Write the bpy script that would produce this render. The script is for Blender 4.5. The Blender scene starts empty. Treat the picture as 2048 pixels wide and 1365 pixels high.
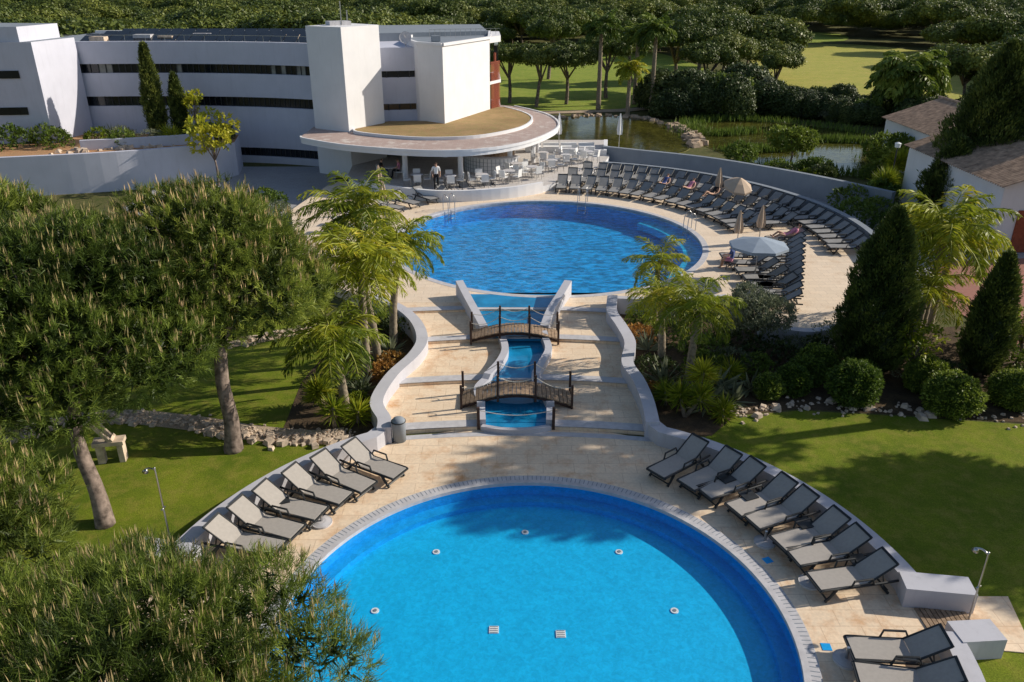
import bpy, math, random
import numpy as np
from mathutils import Vector, Matrix
from mathutils.geometry import tessellate_polygon
random.seed(4)
RNG=np.random.default_rng(7)
sc=bpy.context.scene
rad=math.radians

# ------------------------------------------------------------ materials
def newmat(name):
    m=bpy.data.materials.new(name); m.use_nodes=True
    nt=m.node_tree; nt.nodes.clear()
    out=nt.nodes.new('ShaderNodeOutputMaterial')
    return m,nt,out
def noise(nt,scale,detail=4,rough=.55,vec=None):
    n=nt.nodes.new('ShaderNodeTexNoise'); n.inputs['Scale'].default_value=scale
    n.inputs['Detail'].default_value=detail; n.inputs['Roughness'].default_value=rough
    if vec is None:
        g=nt.nodes.new('ShaderNodeNewGeometry'); vec=g.outputs['Position']
    nt.links.new(vec,n.inputs['Vector'])
    return n
def ramp(nt,fac,stops):
    r=nt.nodes.new('ShaderNodeValToRGB')
    e=r.color_ramp.elements
    while len(e)<len(stops): e.new(.5)
    for i,(p,c) in enumerate(stops):
        e[i].position=p; e[i].color=(*c,1)
    nt.links.new(fac,r.inputs['Fac']); return r
def mixc(nt,fac,a,b,mode='MIX'):
    m=nt.nodes.new('ShaderNodeMix'); m.data_type='RGBA'; m.blend_type=mode
    for s,v in ((0,fac),(6,a),(7,b)):
        if isinstance(v,(int,float)): m.inputs[s].default_value=v
        elif isinstance(v,tuple): m.inputs[s].default_value=(*v,1)
        else: nt.links.new(v,m.inputs[s])
    return m.outputs[2]
def pbsdf(nt,out,col,rough=.7,bump=None,bstr=.3,bdist=.02,spec=.3,metal=0):
    p=nt.nodes.new('ShaderNodeBsdfPrincipled')
    if isinstance(col,tuple): p.inputs['Base Color'].default_value=(*col,1)
    else: nt.links.new(col,p.inputs['Base Color'])
    p.inputs['Roughness'].default_value=rough
    p.inputs['Specular IOR Level'].default_value=spec
    p.inputs['Metallic'].default_value=metal
    if bump is not None:
        b=nt.nodes.new('ShaderNodeBump'); b.inputs['Strength'].default_value=bstr
        b.inputs['Distance'].default_value=bdist
        nt.links.new(bump,b.inputs['Height']); nt.links.new(b.outputs['Normal'],p.inputs['Normal'])
    nt.links.new(p.outputs[0],out.inputs['Surface']); return p
def simple(name,c,rough=.6,var=.12,scale=3.,spec=.3,metal=0,bstr=.1):
    m,nt,out=newmat(name)
    n=noise(nt,scale,5)
    d=tuple(x*(1-var) for x in c); l=tuple(min(1,x*(1+var)) for x in c)
    r=ramp(nt,n.outputs['Fac'],[(.3,d),(.7,l)])
    pbsdf(nt,out,r.outputs['Color'],rough,n.outputs['Fac'],bstr,.01,spec,metal)
    return m
def painted(name,c,var=.07,dirt=.25):
    m,nt,out=newmat(name)
    n=noise(nt,.9,5); r=ramp(nt,n.outputs['Fac'],[(.3,tuple(x*(1-var) for x in c)),(.7,tuple(x*(1+var) for x in c))])
    g=nt.nodes.new('ShaderNodeNewGeometry'); mp=nt.nodes.new('ShaderNodeMapping'); mp.inputs['Scale'].default_value=(3.2,3.2,.35); nt.links.new(g.outputs['Position'],mp.inputs['Vector'])
    s=noise(nt,1.4,6,.7,mp.outputs[0]); f=ramp(nt,s.outputs['Fac'],[(.52,(0,0,0)),(.8,(dirt,)*3)])
    col=mixc(nt,f.outputs[0],r.outputs[0],tuple(x*.55 for x in c))
    n2=noise(nt,40,3)
    pbsdf(nt,out,col,.75,n2.outputs['Fac'],.15,.01,.25); return m
def foliage(name,stops,trans=.3,rough=.5):
    m,nt,out=newmat(name)
    a=nt.nodes.new('ShaderNodeAttribute'); a.attribute_name='tint'
    oi=nt.nodes.new('ShaderNodeObjectInfo')
    r=ramp(nt,a.outputs['Fac'],stops)
    hv=nt.nodes.new('ShaderNodeHueSaturation')
    mr=nt.nodes.new('ShaderNodeMapRange'); mr.inputs['To Min'].default_value=.75; mr.inputs['To Max'].default_value=1.3
    nt.links.new(oi.outputs['Random'],mr.inputs['Value']); nt.links.new(mr.outputs[0],hv.inputs['Value'])
    mr2=nt.nodes.new('ShaderNodeMapRange'); mr2.inputs['To Min'].default_value=.515; mr2.inputs['To Max'].default_value=.485
    nt.links.new(oi.outputs['Random'],mr2.inputs['Value']); nt.links.new(mr2.outputs[0],hv.inputs['Hue'])
    nt.links.new(r.outputs['Color'],hv.inputs['Color'])
    p=nt.nodes.new('ShaderNodeBsdfPrincipled'); nt.links.new(hv.outputs[0],p.inputs['Base Color'])
    p.inputs['Roughness'].default_value=rough; p.inputs['Specular IOR Level'].default_value=.3
    t=nt.nodes.new('ShaderNodeBsdfTranslucent'); nt.links.new(hv.outputs[0],t.inputs['Color'])
    mx=nt.nodes.new('ShaderNodeMixShader'); mx.inputs[0].default_value=trans
    nt.links.new(p.outputs[0],mx.inputs[1]); nt.links.new(t.outputs[0],mx.inputs[2])
    nt.links.new(mx.outputs[0],out.inputs['Surface']); return m
def stone_deck(name,base,stain,joint=(.3,.26,.2),bw=.9,stf=(.5,.72)):
    m,nt,out=newmat(name)
    g=nt.nodes.new('ShaderNodeNewGeometry')
    b=nt.nodes.new('ShaderNodeTexBrick'); nt.links.new(g.outputs['Position'],b.inputs['Vector'])
    b.inputs['Scale'].default_value=1; b.inputs['Brick Width'].default_value=bw; b.inputs['Row Height'].default_value=bw*.55
    b.inputs['Mortar Size'].default_value=.010; b.inputs['Mortar Smooth'].default_value=.3
    b.inputs['Color1'].default_value=(*base,1); b.inputs['Color2'].default_value=(*[x*.92 for x in base],1)
    b.inputs['Mortar'].default_value=(*joint,1)
    n=noise(nt,1.6,9,.72); n2=noise(nt,.35,4)
    s=ramp(nt,n.outputs['Fac'],[(stf[0],(0,0,0)),(stf[1],(1,1,1))])
    s2=ramp(nt,n2.outputs['Fac'],[(.35,(0.15,.15,.15)),(.65,(1,1,1))])
    f=mixc(nt,1.,s.outputs[0],s2.outputs[0],'MULTIPLY')
    c=mixc(nt,f,b.outputs['Color'],stain)
    n3=noise(nt,14,4); r3=ramp(nt,n3.outputs['Fac'],[(.3,(.88,.88,.88)),(.7,(1.05,1.05,1.05))])
    c=mixc(nt,1.,c,r3.outputs[0],'MULTIPLY')
    pbsdf(nt,out,c,.75,n3.outputs['Fac'],.2,.01)
    return m
def grass_mat(name,dark,light,dry,lo=.6):
    m,nt,out=newmat(name)
    n=noise(nt,.45,6,.65); n2=noise(nt,28,5,.75); n3=noise(nt,2.2,5,.65)
    c=ramp(nt,n.outputs['Fac'],[(.35,dark),(.65,light)]).outputs[0]
    f=ramp(nt,n3.outputs['Fac'],[(.45,(0,0,0)),(.75,(.8,.8,.8))]).outputs[0]
    c=mixc(nt,f,c,dry)
    k=ramp(nt,n2.outputs['Fac'],[(.3,(lo,lo,lo)),(.7,(1.4,1.4,1.4))]).outputs[0]
    c=mixc(nt,1.,c,k,'MULTIPLY')
    pbsdf(nt,out,c,.9,n2.outputs['Fac'],.5,.03,.1)
    return m
def water_mat(name,scale,strength,tint,lowt=.72,sx=1.,rp=(.52,.82),fmul=.95):
    m,nt,out=newmat(name)
    g=nt.nodes.new('ShaderNodeNewGeometry')
    mp=nt.nodes.new('ShaderNodeMapping'); mp.inputs['Scale'].default_value=(sx,1,1); nt.links.new(g.outputs['Position'],mp.inputs['Vector'])
    n=noise(nt,scale,2,.5,mp.outputs[0]); n.inputs['Distortion'].default_value=.9
    n2=noise(nt,scale*3.1,2,.5)
    a=nt.nodes.new('ShaderNodeMath'); a.operation='MULTIPLY_ADD'; a.inputs[1].default_value=.35
    nt.links.new(n2.outputs['Fac'],a.inputs[0]); nt.links.new(n.outputs['Fac'],a.inputs[2])
    h=a.outputs[0]
    b=nt.nodes.new('ShaderNodeBump'); b.inputs['Strength'].default_value=strength; b.inputs['Distance'].default_value=.08
    nt.links.new(h,b.inputs['Height'])
    lw=nt.nodes.new('ShaderNodeLayerWeight'); lw.inputs['Blend'].default_value=.5; nt.links.new(b.outputs[0],lw.inputs['Normal'])
    pw=nt.nodes.new('ShaderNodeMath'); pw.operation='POWER'; pw.inputs[1].default_value=5; nt.links.new(lw.outputs['Facing'],pw.inputs[0])
    ad=nt.nodes.new('ShaderNodeMath'); ad.operation='MULTIPLY_ADD'; ad.inputs[1].default_value=fmul; ad.inputs[2].default_value=.02; nt.links.new(pw.outputs[0],ad.inputs[0])
    tr=nt.nodes.new('ShaderNodeBsdfTransparent')
    rr=ramp(nt,h,[(rp[0],tuple(x*lowt for x in tint)),(rp[1],tint)]); nt.links.new(rr.outputs[0],tr.inputs[0])  # light and dark of the ripples painted into the see-through tint
    gl=nt.nodes.new('ShaderNodeBsdfGlossy'); gl.inputs['Roughness'].default_value=.06; nt.links.new(b.outputs[0],gl.inputs['Normal'])
    mx=nt.nodes.new('ShaderNodeMixShader'); nt.links.new(ad.outputs[0],mx.inputs[0])
    nt.links.new(tr.outputs[0],mx.inputs[1]); nt.links.new(gl.outputs[0],mx.inputs[2])
    nt.links.new(mx.outputs[0],out.inputs['Surface']); return m

M={}
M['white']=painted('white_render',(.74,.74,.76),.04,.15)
M['shadewhite']=painted('shaded_white_render',(.57,.58,.67),.04,.25)  # white render again, darker and bluer: wall shade painted into the colour
M['wallwhite']=painted('garden_wall_paint',(.52,.52,.57),.07,.35)
M['grey']=painted('grey_wall_paint',(.24,.27,.31),.08,.3)
M['lgrey']=simple('pale_grey_stone',(.52,.51,.53),.7,.12,5)
M['glass']=simple('dark_glass',(.012,.015,.02),.1,.3,.7,.5)
M['glass2']=simple('pale_blind',(.24,.24,.22),.4,.4,1.5,.5)
M['frame']=simple('charcoal_plastic',(.03,.033,.036),.45,.2,8)
M['fabric']=simple('taupe_mesh_fabric',(.39,.36,.33),.8,.06,12)
M['fabric2']=simple('slate_mesh_fabric',(.27,.265,.26),.8,.12,3)
M['wood']=simple('weathered_wood',(.30,.21,.14),.8,.4,9)
M['darkwood']=simple('dark_post_wood',(.06,.035,.028),.7,.3,9)
M['redwood']=simple('red_louvre_wood',(.28,.07,.035),.7,.25,6)
M['rope']=simple('pale_rope',(.6,.57,.5),.9)
M['metal']=simple('steel_metal',(.5,.5,.5),.3,.1,5,.5,1)
M['bark']=simple('pine_bark',(.21,.165,.14),.95,.6,6,.1,0,1.)
M['palmbark']=simple('palm_bark',(.28,.23,.17),.95,.4,9,.1,0,1.)
M['deck']=stone_deck('sandstone_paving',(.88,.70,.51),(.62,.34,.16),(.66,.49,.34),.9,(.48,.68))
M['deck2']=stone_deck('pale_sandstone_paving',(.84,.69,.53),(.62,.42,.26),(.62,.5,.38),.7,(.5,.78))
M['terrace']=stone_deck('terrace_paving',(.62,.58,.55),(.46,.40,.34),(.38,.35,.32),.6)
M['greypave']=stone_deck('grey_paving',(.38,.38,.40),(.3,.28,.26),(.25,.25,.25),.5)
M['pinkpave']=stone_deck('roof_paving',(.46,.34,.30),(.66,.60,.55),(.5,.46,.42),.7,(.5,.6))
M['redpave']=stone_deck('red_brick_paving',(.36,.15,.11),(.25,.12,.08),(.3,.2,.16),.3)
M['lawn']=grass_mat('lawn_grass',(.095,.14,.012),(.175,.215,.018),(.245,.22,.045))
M['fair']=grass_mat('fairway_grass',(.17,.25,.035),(.26,.32,.05),(.36,.33,.1))
M['fair2']=grass_mat('dry_fairway_grass',(.30,.33,.06),(.42,.38,.09),(.45,.36,.14))
M['dry']=grass_mat('dry_roof_grass',(.30,.20,.10),(.42,.28,.14),(.26,.24,.09),.5)
M['rough']=grass_mat('rough_ground',(.07,.085,.025),(.11,.11,.04),(.18,.14,.07))
M['soil']=grass_mat('mulch_soil',(.06,.045,.03),(.10,.07,.045),(.16,.11,.06),.5)
M['orange']=grass_mat('orange_soil',(.42,.23,.12),(.48,.28,.15),(.34,.24,.13))
M['gravel']=grass_mat('gravel_path',(.40,.30,.21),(.50,.40,.29),(.5,.42,.32),.5)
M['stone']=simple('garden_stone',(.55,.44,.34),.9,.35,4)
M['rock']=simple('pond_rock',(.42,.32,.23),.9,.3,2)
M['tile']=simple('terracotta_tile',(.38,.26,.18),.8,.45,3)
M['black']=simple('black_cloth',(.015,.015,.018),.8)
M['skin']=simple('skin',(.50,.30,.21),.55,.05)
M['hair']=simple('hair',(.06,.035,.02),.6)
M['shirt']=simple('white_cloth',(.75,.75,.75),.8,.03)
M['pink']=simple('pink_cloth',(.65,.25,.35),.8,.05)
M['bluecloth']=simple('navy_cloth',(.06,.09,.25),.8,.05)
M['umb']=simple('umbrella_canvas',(.28,.34,.42),.8,.06)
M['beige']=simple('beige_canvas',(.52,.40,.30),.8,.06)
M['poolA']=simple('cyan_pool_tile',(.005,.52,.95),.5,.06,2)
M['poolB']=simple('blue_pool_tile',(.003,.40,.97),.5,.1,2)
M['poolC']=simple('pool_bench_tile',(.005,.39,.86),.5,.1,2)
M['poolwall']=simple('pool_wall_tile',(.008,.36,.82),.4,.1,6)
M['chan']=simple('channel_water',(.01,.22,.45),.08,.35,1.2,.5,0,.5)
M['pondbed']=simple('pond_bed',(.17,.16,.05),.9,.5,.35)
M['pwA']=water_mat('pool_water',9,.16,(.98,.99,1),.84)
M['pwB']=water_mat('rippled_pool_water',4.6,.42,(1,1,1),.52,.45,(.56,.76),.7)
M['pond']=water_mat('pond_water',2.5,.10,(.72,.72,.5),.6,1,(.5,.8),.95)
M['lamp']=simple('pool_fitting',(.85,.88,.88),.4,.03)
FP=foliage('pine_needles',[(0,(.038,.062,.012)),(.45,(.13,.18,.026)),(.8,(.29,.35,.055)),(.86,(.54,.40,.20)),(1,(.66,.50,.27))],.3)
FPF=foliage('distant_pine_foliage',[(0,(.03,.05,.012)),(.5,(.105,.14,.024)),(1,(.25,.27,.05))],.15)
FD=foliage('dark_leaves',[(0,(.022,.042,.014)),(.6,(.07,.10,.026)),(1,(.15,.18,.05))],.2)
FM=foliage('mid_leaves',[(0,(.045,.085,.014)),(.6,(.13,.19,.026)),(1,(.24,.30,.05))])
FB=foliage('box_leaves',[(0,(.06,.10,.016)),(.6,(.17,.24,.03)),(1,(.30,.36,.06))])
FY=foliage('palm_leaves',[(0,(.10,.15,.010)),(.6,(.30,.345,.022)),(1,(.58,.50,.045))],.38)
FO=foliage('olive_leaves',[(0,(.08,.10,.06)),(.6,(.19,.215,.13)),(1,(.3,.32,.2))])
FR=foliage('rust_leaves',[(0,(.12,.08,.02)),(.6,(.36,.18,.04)),(1,(.5,.34,.07))])
FC=foliage('cypress_leaves',[(0,(.028,.045,.013)),(.6,(.10,.135,.028)),(1,(.22,.25,.05))],.15)

# ------------------------------------------------------------ mesh builder
class MB:
    def __init__(s): s.v=[];s.f=[];s.m=[]
    def add(s,vs,fs,mi=0):
        o=len(s.v); s.v+= [tuple(v) for v in vs]
        for f in fs: s.f.append(tuple(i+o for i in f)); s.m.append(mi)
    def box(s,c,d,rz=0,mi=0,rx=0,ry=0):
        R=Matrix.Rotation(rz,3,'Z')@Matrix.Rotation(ry,3,'Y')@Matrix.Rotation(rx,3,'X')
        vs=[Vector(c)+R@Vector((x*d[0]/2,y*d[1]/2,z*d[2]/2)) for x in(-1,1) for y in(-1,1) for z in(-1,1)]
        s.add(vs,[(0,1,3,2),(4,6,7,5),(0,4,5,1),(2,3,7,6),(0,2,6,4),(1,5,7,3)],mi)
    def prism(s,poly,z0,z1,mi=0,mtop=None):
        n=len(poly)
        a=sum(poly[i][0]*poly[(i+1)%n][1]-poly[(i+1)%n][0]*poly[i][1] for i in range(n))
        if a<0: poly=poly[::-1]
        vs=[(x,y,z0) for x,y in poly]+[(x,y,z1) for x,y in poly]
        s.add(vs,[(i,(i+1)%n,n+(i+1)%n,n+i) for i in range(n)]+[tuple(range(n))[::-1]],mi)
        s.add([(x,y,z1) for x,y in poly],[tuple(range(n))],mi if mtop is None else mtop)
    def holed(s,outer,holes,z,mi=0,z0=None):
        polys=[[Vector((x,y,z)) for x,y in outer]]+[[Vector((x,y,z)) for x,y in h] for h in holes]
        tris=tessellate_polygon(polys); flat=[v for p in polys for v in p]
        fs=[]
        for t in tris:
            a,b,c=[flat[i] for i in t]
            fs.append(t if (b-a).cross(c-a).z>0 else t[::-1])
        s.add(flat,fs,mi)
        if z0 is not None:
            n=len(outer)
            s.add([(x,y,z0) for x,y in outer]+[(x,y,z) for x,y in outer],[(i,(i+1)%n,n+(i+1)%n,n+i) for i in range(n)],mi)
    def ring(s,c,r0,r1,z0,z1,mi=0,n=96,a0=0,a1=360):
        full=abs(a1-a0)>=360; k=n if full else n+1
        vs=[]
        for i in range(k):
            a=rad(a0+(a1-a0)*i/n); ca,sa=math.cos(a),math.sin(a)
            vs+=[(c[0]+r0*ca,c[1]+r0*sa,z0),(c[0]+r1*ca,c[1]+r1*sa,z0),(c[0]+r1*ca,c[1]+r1*sa,z1),(c[0]+r0*ca,c[1]+r0*sa,z1)]
        fs=[]
        for i in range(n):
            a=4*i; b=4*((i+1)%k)
            for j in range(4): fs.append((a+j,b+j,b+(j+1)%4,a+(j+1)%4))
        if not full: fs+=[(0,1,2,3),(4*n+3,4*n+2,4*n+1,4*n)]
        s.add(vs,fs,mi)
    def wall(s,path,w,z0,z1,mi=0,smooth=6):
        P=spline(path,smooth) if smooth else path
        n=len(P); vs=[]
        for i,p in enumerate(P):
            a=P[max(0,i-1)]; b=P[min(n-1,i+1)]
            d=Vector((b[0]-a[0],b[1]-a[1])).normalized(); nx,ny=-d.y*w/2,d.x*w/2
            zz0=z0(p) if callable(z0) else z0; zz1=z1(p) if callable(z1) else z1
            vs+=[(p[0]+nx,p[1]+ny,zz0),(p[0]-nx,p[1]-ny,zz0),(p[0]-nx,p[1]-ny,zz1),(p[0]+nx,p[1]+ny,zz1)]
        fs=[(0,1,2,3),(4*n-1,4*n-2,4*n-3,4*n-4)]
        for i in range(n-1):
            for j in range(4): fs.append((4*i+j,4*i+4+j,4*i+4+(j+1)%4,4*i+(j+1)%4))
        s.add(vs,fs,mi)
    def tube(s,pts,rs,n=8,mi=0,caps=True):
        pts=[Vector(p) for p in pts]; k=len(pts)
        if not hasattr(rs,'__len__'): rs=[rs]*k
        vs=[]
        for i,p in enumerate(pts):
            d=(pts[min(k-1,i+1)]-pts[max(0,i-1)]).normalized()
            u=d.orthogonal().normalized() if i==0 else (u-d*u.dot(d)).normalized()
            w=d.cross(u)
            for j in range(n):
                a=2*math.pi*j/n; vs.append(p+(u*math.cos(a)+w*math.sin(a))*rs[i])
        fs=[(i*n+j,i*n+(j+1)%n,(i+1)*n+(j+1)%n,(i+1)*n+j) for i in range(k-1) for j in range(n)]
        if caps: fs+=[tuple(range(n))[::-1],tuple((k-1)*n+j for j in range(n))]
        s.add(vs,fs,mi)
    def cyl(s,p,r,h,n=20,mi=0,r2=None): s.tube([p,(p[0],p[1],p[2]+h)],[r,r if r2 is None else r2],n,mi)
    def mesh(s,name,mats,smooth=False):
        me=bpy.data.meshes.new(name); me.from_pydata(s.v,[],s.f)
        for m in mats: me.materials.append(M[m] if isinstance(m,str) else m)
        me.polygons.foreach_set('material_index',s.m)
        if smooth: me.polygons.foreach_set('use_smooth',[True]*len(s.f))
        me.update(); return me
    def build(s,name,mats,parent=None,smooth=False,loc=None,rz=0):
        return place(name,s.mesh(name,mats,smooth),loc,rz,parent)
def place(name,me,loc=None,rz=0,parent=None,sc_=1):
    o=bpy.data.objects.new(name,me); sc.collection.objects.link(o)
    if loc is not None: o.location=loc
    o.rotation_euler=(0,0,rz)
    o.scale=(sc_,)*3 if not hasattr(sc_,'__len__') else sc_
    if parent: o.parent=parent
    return o
def empty(name,loc=(0,0,0)):
    e=bpy.data.objects.new(name,None); sc.collection.objects.link(e); e.location=loc; return e
def spline(P,k=6):
    P=[Vector((p[0],p[1],0)) for p in P]; out=[]
    n=len(P)
    for i in range(n-1):
        a=P[max(0,i-1)];b=P[i];c=P[i+1];d=P[min(n-1,i+2)]
        for j in range(k):
            t=j/k
            q=.5*((2*b)+(c-a)*t+(2*a-5*b+4*c-d)*t*t+(3*b-a-3*c+d)*t**3)
            out.append((q.x,q.y))
    out.append((P[-1].x,P[-1].y)); return out
def circ(c,r,n=96,a0=0,a1=360):
    k=n if abs(a1-a0)>=360 else n+1
    return [(c[0]+r*math.cos(rad(a0+(a1-a0)*i/n)),c[1]+r*math.sin(rad(a0+(a1-a0)*i/n))) for i in range(k)]

# ------------------------------------------------------------ foliage
def nrm(a): return a/np.maximum(np.linalg.norm(a,axis=-1,keepdims=True),1e-9)
def leafgeo(base,dirs,L,W,tint,tri=False,side=None):
    N=len(base); L=np.broadcast_to(L,(N,))[:,None]; W=np.broadcast_to(W,(N,))[:,None]
    d=nrm(dirs)
    s=nrm(np.cross(d,RNG.normal(size=(N,3)))) if side is None else nrm(side)
    if tri: v=np.stack([base-s*W/2,base+s*W/2,base+d*L],1)
    else: v=np.stack([base,base+d*L*.45+s*W/2,base+d*L,base+d*L*.45-s*W/2],1)
    k=v.shape[1]
    return v.reshape(-1,3),np.repeat(np.broadcast_to(tint,(N,)),k),k
def leafmesh(name,parts,mat):
    me=bpy.data.meshes.new(name)
    V=np.concatenate([p[0] for p in parts]); T=np.concatenate([p[1] for p in parts])
    tot=[];
    for p in parts: tot.append(np.full(len(p[0])//p[2],p[2]))
    tot=np.concatenate(tot); st=np.concatenate([[0],np.cumsum(tot)[:-1]])
    me.vertices.add(len(V)); me.vertices.foreach_set('co',V.astype(np.float32).ravel())
    me.loops.add(len(V)); me.loops.foreach_set('vertex_index',np.arange(len(V),dtype=np.int32))
    me.polygons.add(len(tot)); me.polygons.foreach_set('loop_start',st.astype(np.int32)); me.polygons.foreach_set('loop_total',tot.astype(np.int32))
    a=me.attributes.new('tint','FLOAT','POINT'); a.data.foreach_set('value',T.astype(np.float32))
    me.materials.append(mat); me.update(calc_edges=True); me.validate(); return me
def crown_pts(lobes,dens,lo=-.5,inner=.8):
    P=[];Nn=[];I=[]
    C=np.array([l[0] for l in lobes]); R=np.array([l[1] for l in lobes])
    for i,(c,r) in enumerate(lobes):
        r=np.array(r); area=4*math.pi*(((r[0]*r[1])**1.6+(r[0]*r[2])**1.6+(r[1]*r[2])**1.6)/3)**(1/1.6)
        n=int(area*dens)
        u=nrm(RNG.normal(size=(n,3))); u=u[u[:,2]>lo+RNG.random(len(u))*.3-.15]
        p=np.array(c)+u*r*(.8+.25*RNG.random((len(u),1)))
        q=(p[:,None,:]-C[None])/(R[None]*inner)
        ins=(np.sum(q*q,2)<1); ins[:,i]=False
        k=~ins.any(1)
        P.append(p[k]);Nn.append(nrm(u[k]/r));I.append(np.full(k.sum(),i))
    return np.concatenate(P),np.concatenate(Nn),np.concatenate(I)
def tufts(P,Nn,I,K,L,W,spread=.8,up=.3,twig=.15,tri=False,tvar=.3,t0=.5):
    n=len(P); lt=RNG.random(int(I.max())+1)*tvar-tvar/2
    tt=np.clip(t0+lt[I]+(RNG.random(n)-.5)*tvar,0,.79)
    ax=nrm(Nn+np.array([0,0,up])+RNG.normal(size=(n,3))*.25)
    b=np.repeat(P,K,0)+np.repeat(ax,K,0)*RNG.random((n*K,1))*twig+RNG.normal(size=(n*K,3))*twig*.12
    d=nrm(np.repeat(ax,K,0)+RNG.normal(size=(n*K,3))*spread)
    t=np.clip(np.repeat(tt,K)+(RNG.random(n*K)-.5)*.15,0,.79)
    return leafgeo(b,d,L*(.7+.6*RNG.random(n*K)),W,t,tri),ax
def shell(P,Nn,I,K,L,W,tvar=.5,t0=.5,wob=.45,jit=.2):
    # leaf clumps lying roughly along the crown surface
    n=len(P); lt=RNG.random(int(I.max())+1)*tvar-tvar/2
    tt=np.repeat(t0+lt[I]+(RNG.random(n)-.5)*tvar*.6,K)+(RNG.random(n*K)-.5)*.25
    N2=nrm(np.repeat(Nn,K,0)+RNG.normal(size=(n*K,3))*wob)
    d=nrm(np.cross(N2,RNG.normal(size=(n*K,3))))
    s=np.cross(N2,d); LL=L*(.6+.8*RNG.random(n*K))
    b=np.repeat(P,K,0)+RNG.normal(size=(n*K,3))*jit-d*LL[:,None]/2
    return leafgeo(b,d,LL,W*(.7+.6*RNG.random(n*K)),np.clip(tt,0,1),False,s)
def pine_lobes(R,H,z0,n=22,rng=random,flat=.7):
    lo=[]
    for i in range(n):
        a=rng.random()*2*math.pi; q=math.sqrt((i+.5)/n)*R*.78
        z=z0+H*(.25+.55*math.sqrt(max(0,1-(q/R)**2)))*rng.uniform(.75,1.05)
        r=R*rng.uniform(.22,.36)
        lo.append(((q*math.cos(a*1+i*2.4),q*math.sin(a*1+i*2.4),z),(r,r,r*flat)))
    return lo
def full_lobes(R,H,z0,n,rng):
    lo=[]; cz=z0+H*.36
    for i in range(n):
        uz=1-1.42*(i+.5)/n; uz=max(-.45,uz); rr=math.sqrt(1-uz*uz); a=i*2.39996+rng.uniform(-.25,.25)
        k=rng.uniform(.62,.82); r=R*rng.uniform(.20,.33)
        vz=H*.64 if uz>0 else H*.36
        lo.append(((R*k*rr*math.cos(a),R*k*rr*math.sin(a),cz+vz*uz*k),(r,r,r*.78)))
    lo.append(((0,0,cz+.2),(R*.55,R*.55,H*.3)))
    return lo
def trunk(mb,pts,rs,mi=0,n=10): mb.tube(spline3(pts,5),interp(rs,5),n,mi)
def spline3(P,k):
    P=[Vector(p) for p in P]; out=[]; n=len(P)
    for i in range(n-1):
        a=P[max(0,i-1)];b=P[i];c=P[i+1];d=P[min(n-1,i+2)]
        for j in range(k):
            t=j/k; out.append(.5*((2*b)+(c-a)*t+(2*a-5*b+4*c-d)*t*t+(3*b-a-3*c+d)*t**3))
    out.append(P[-1]); return out
def interp(r,k):
    out=[]
    for i in range(len(r)-1):
        for j in range(k): out.append(r[i]+(r[i+1]-r[i])*j/k)
    return out+[r[-1]]

def near_pine(x,y,R,H,z0,seed,dens=20,K=30,W=.014,L=.2,nl=38,lean=(0,0),tr=.26,candle=.16,cw=.02):
    rg=random.Random(seed)
    root=empty('pine_tree',(x,y,0))
    mb=MB(); top=Vector((lean[0],lean[1],z0+.5))
    trunk(mb,[(0,0,-.05),(.06+lean[0]*.3,lean[1]*.2,z0*.3),(lean[0]*.75-.08,lean[1]*.6,z0*.7),tuple(top)],[tr*1.2,tr*.9,tr*.8,tr*.7])
    lobes=[((c[0]+lean[0],c[1]+lean[1],c[2]),r) for c,r in full_lobes(R,H,z0,nl,rg)]
    for c,r in lobes[::2]:
        mid=top.lerp(Vector(c),.5)+Vector((0,0,-.1*R*.3))
        mb.tube(spline3([tuple(top-Vector((0,0,rg.uniform(0,.4)))),tuple(mid),c],4),interp([tr*.35,tr*.2,tr*.06],4),6,0)
    mb.build('trunk',['bark'],root,True)
    P,Nn,I=crown_pts(lobes,dens,-.8,.8)
    g,ax=tufts(P,Nn,I,K,L,W,.5,.7,.26,True,.5,.44)
    parts=[g]
    sel=RNG.random(len(P))<candle*(Nn[:,2]>0.0)
    Pc=P[sel]+ax[sel]*.22; n=len(Pc)
    for k in range(3):
        b=Pc+RNG.normal(size=(n,3))*.035
        dd=np.tile([0,0,1.],(n,1))+RNG.normal(size=(n,3))*.12+ax[sel]*.15
        parts.append(leafgeo(b,dd,L*(.85+.7*RNG.random(n)),cw,.82+.15*RNG.random(n)))
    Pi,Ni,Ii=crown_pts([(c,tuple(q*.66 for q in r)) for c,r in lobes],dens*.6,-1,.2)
    g2,_=tufts(Pi,Ni,Ii,12,L*1.3,W*3.2,1.,.2,.2,True,.2,.12); parts.append(g2)  # inner tufts tinted dark: shade inside the crown put into their colour
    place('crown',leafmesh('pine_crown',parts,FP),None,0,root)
    return root

def far_pine_mesh(seed,R=3.6,H=3.2,z0=3.6,dens=5,K=7,L=.42,W=.22,nl=16,mat=None,flat=.7):
    rg=random.Random(seed); lobes=pine_lobes(R,H,z0,nl,rg,flat)
    P,Nn,I=crown_pts(lobes,dens,-.75,.85)
    g=shell(P,Nn,I,K,L,W,.45,.5,.55,L*.5)
    me=leafmesh('umbrella_pine_crown',[g],mat or FPF)
    mb=MB(); a=rg.uniform(-.6,.6)
    trunk(mb,[(0,0,-.3),(a*.4,.1,z0*.4),(a,0,z0+.2)],[.24,.2,.15],0,7)
    for c,r in lobes[::3]: mb.tube([(a,0,z0*.8),((c[0]+a)/2,c[1]/2,c[2]-.6),c],[.12,.08,.03],5)
    return me,mb.mesh('umbrella_pine_trunk',['bark'],True)

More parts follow.
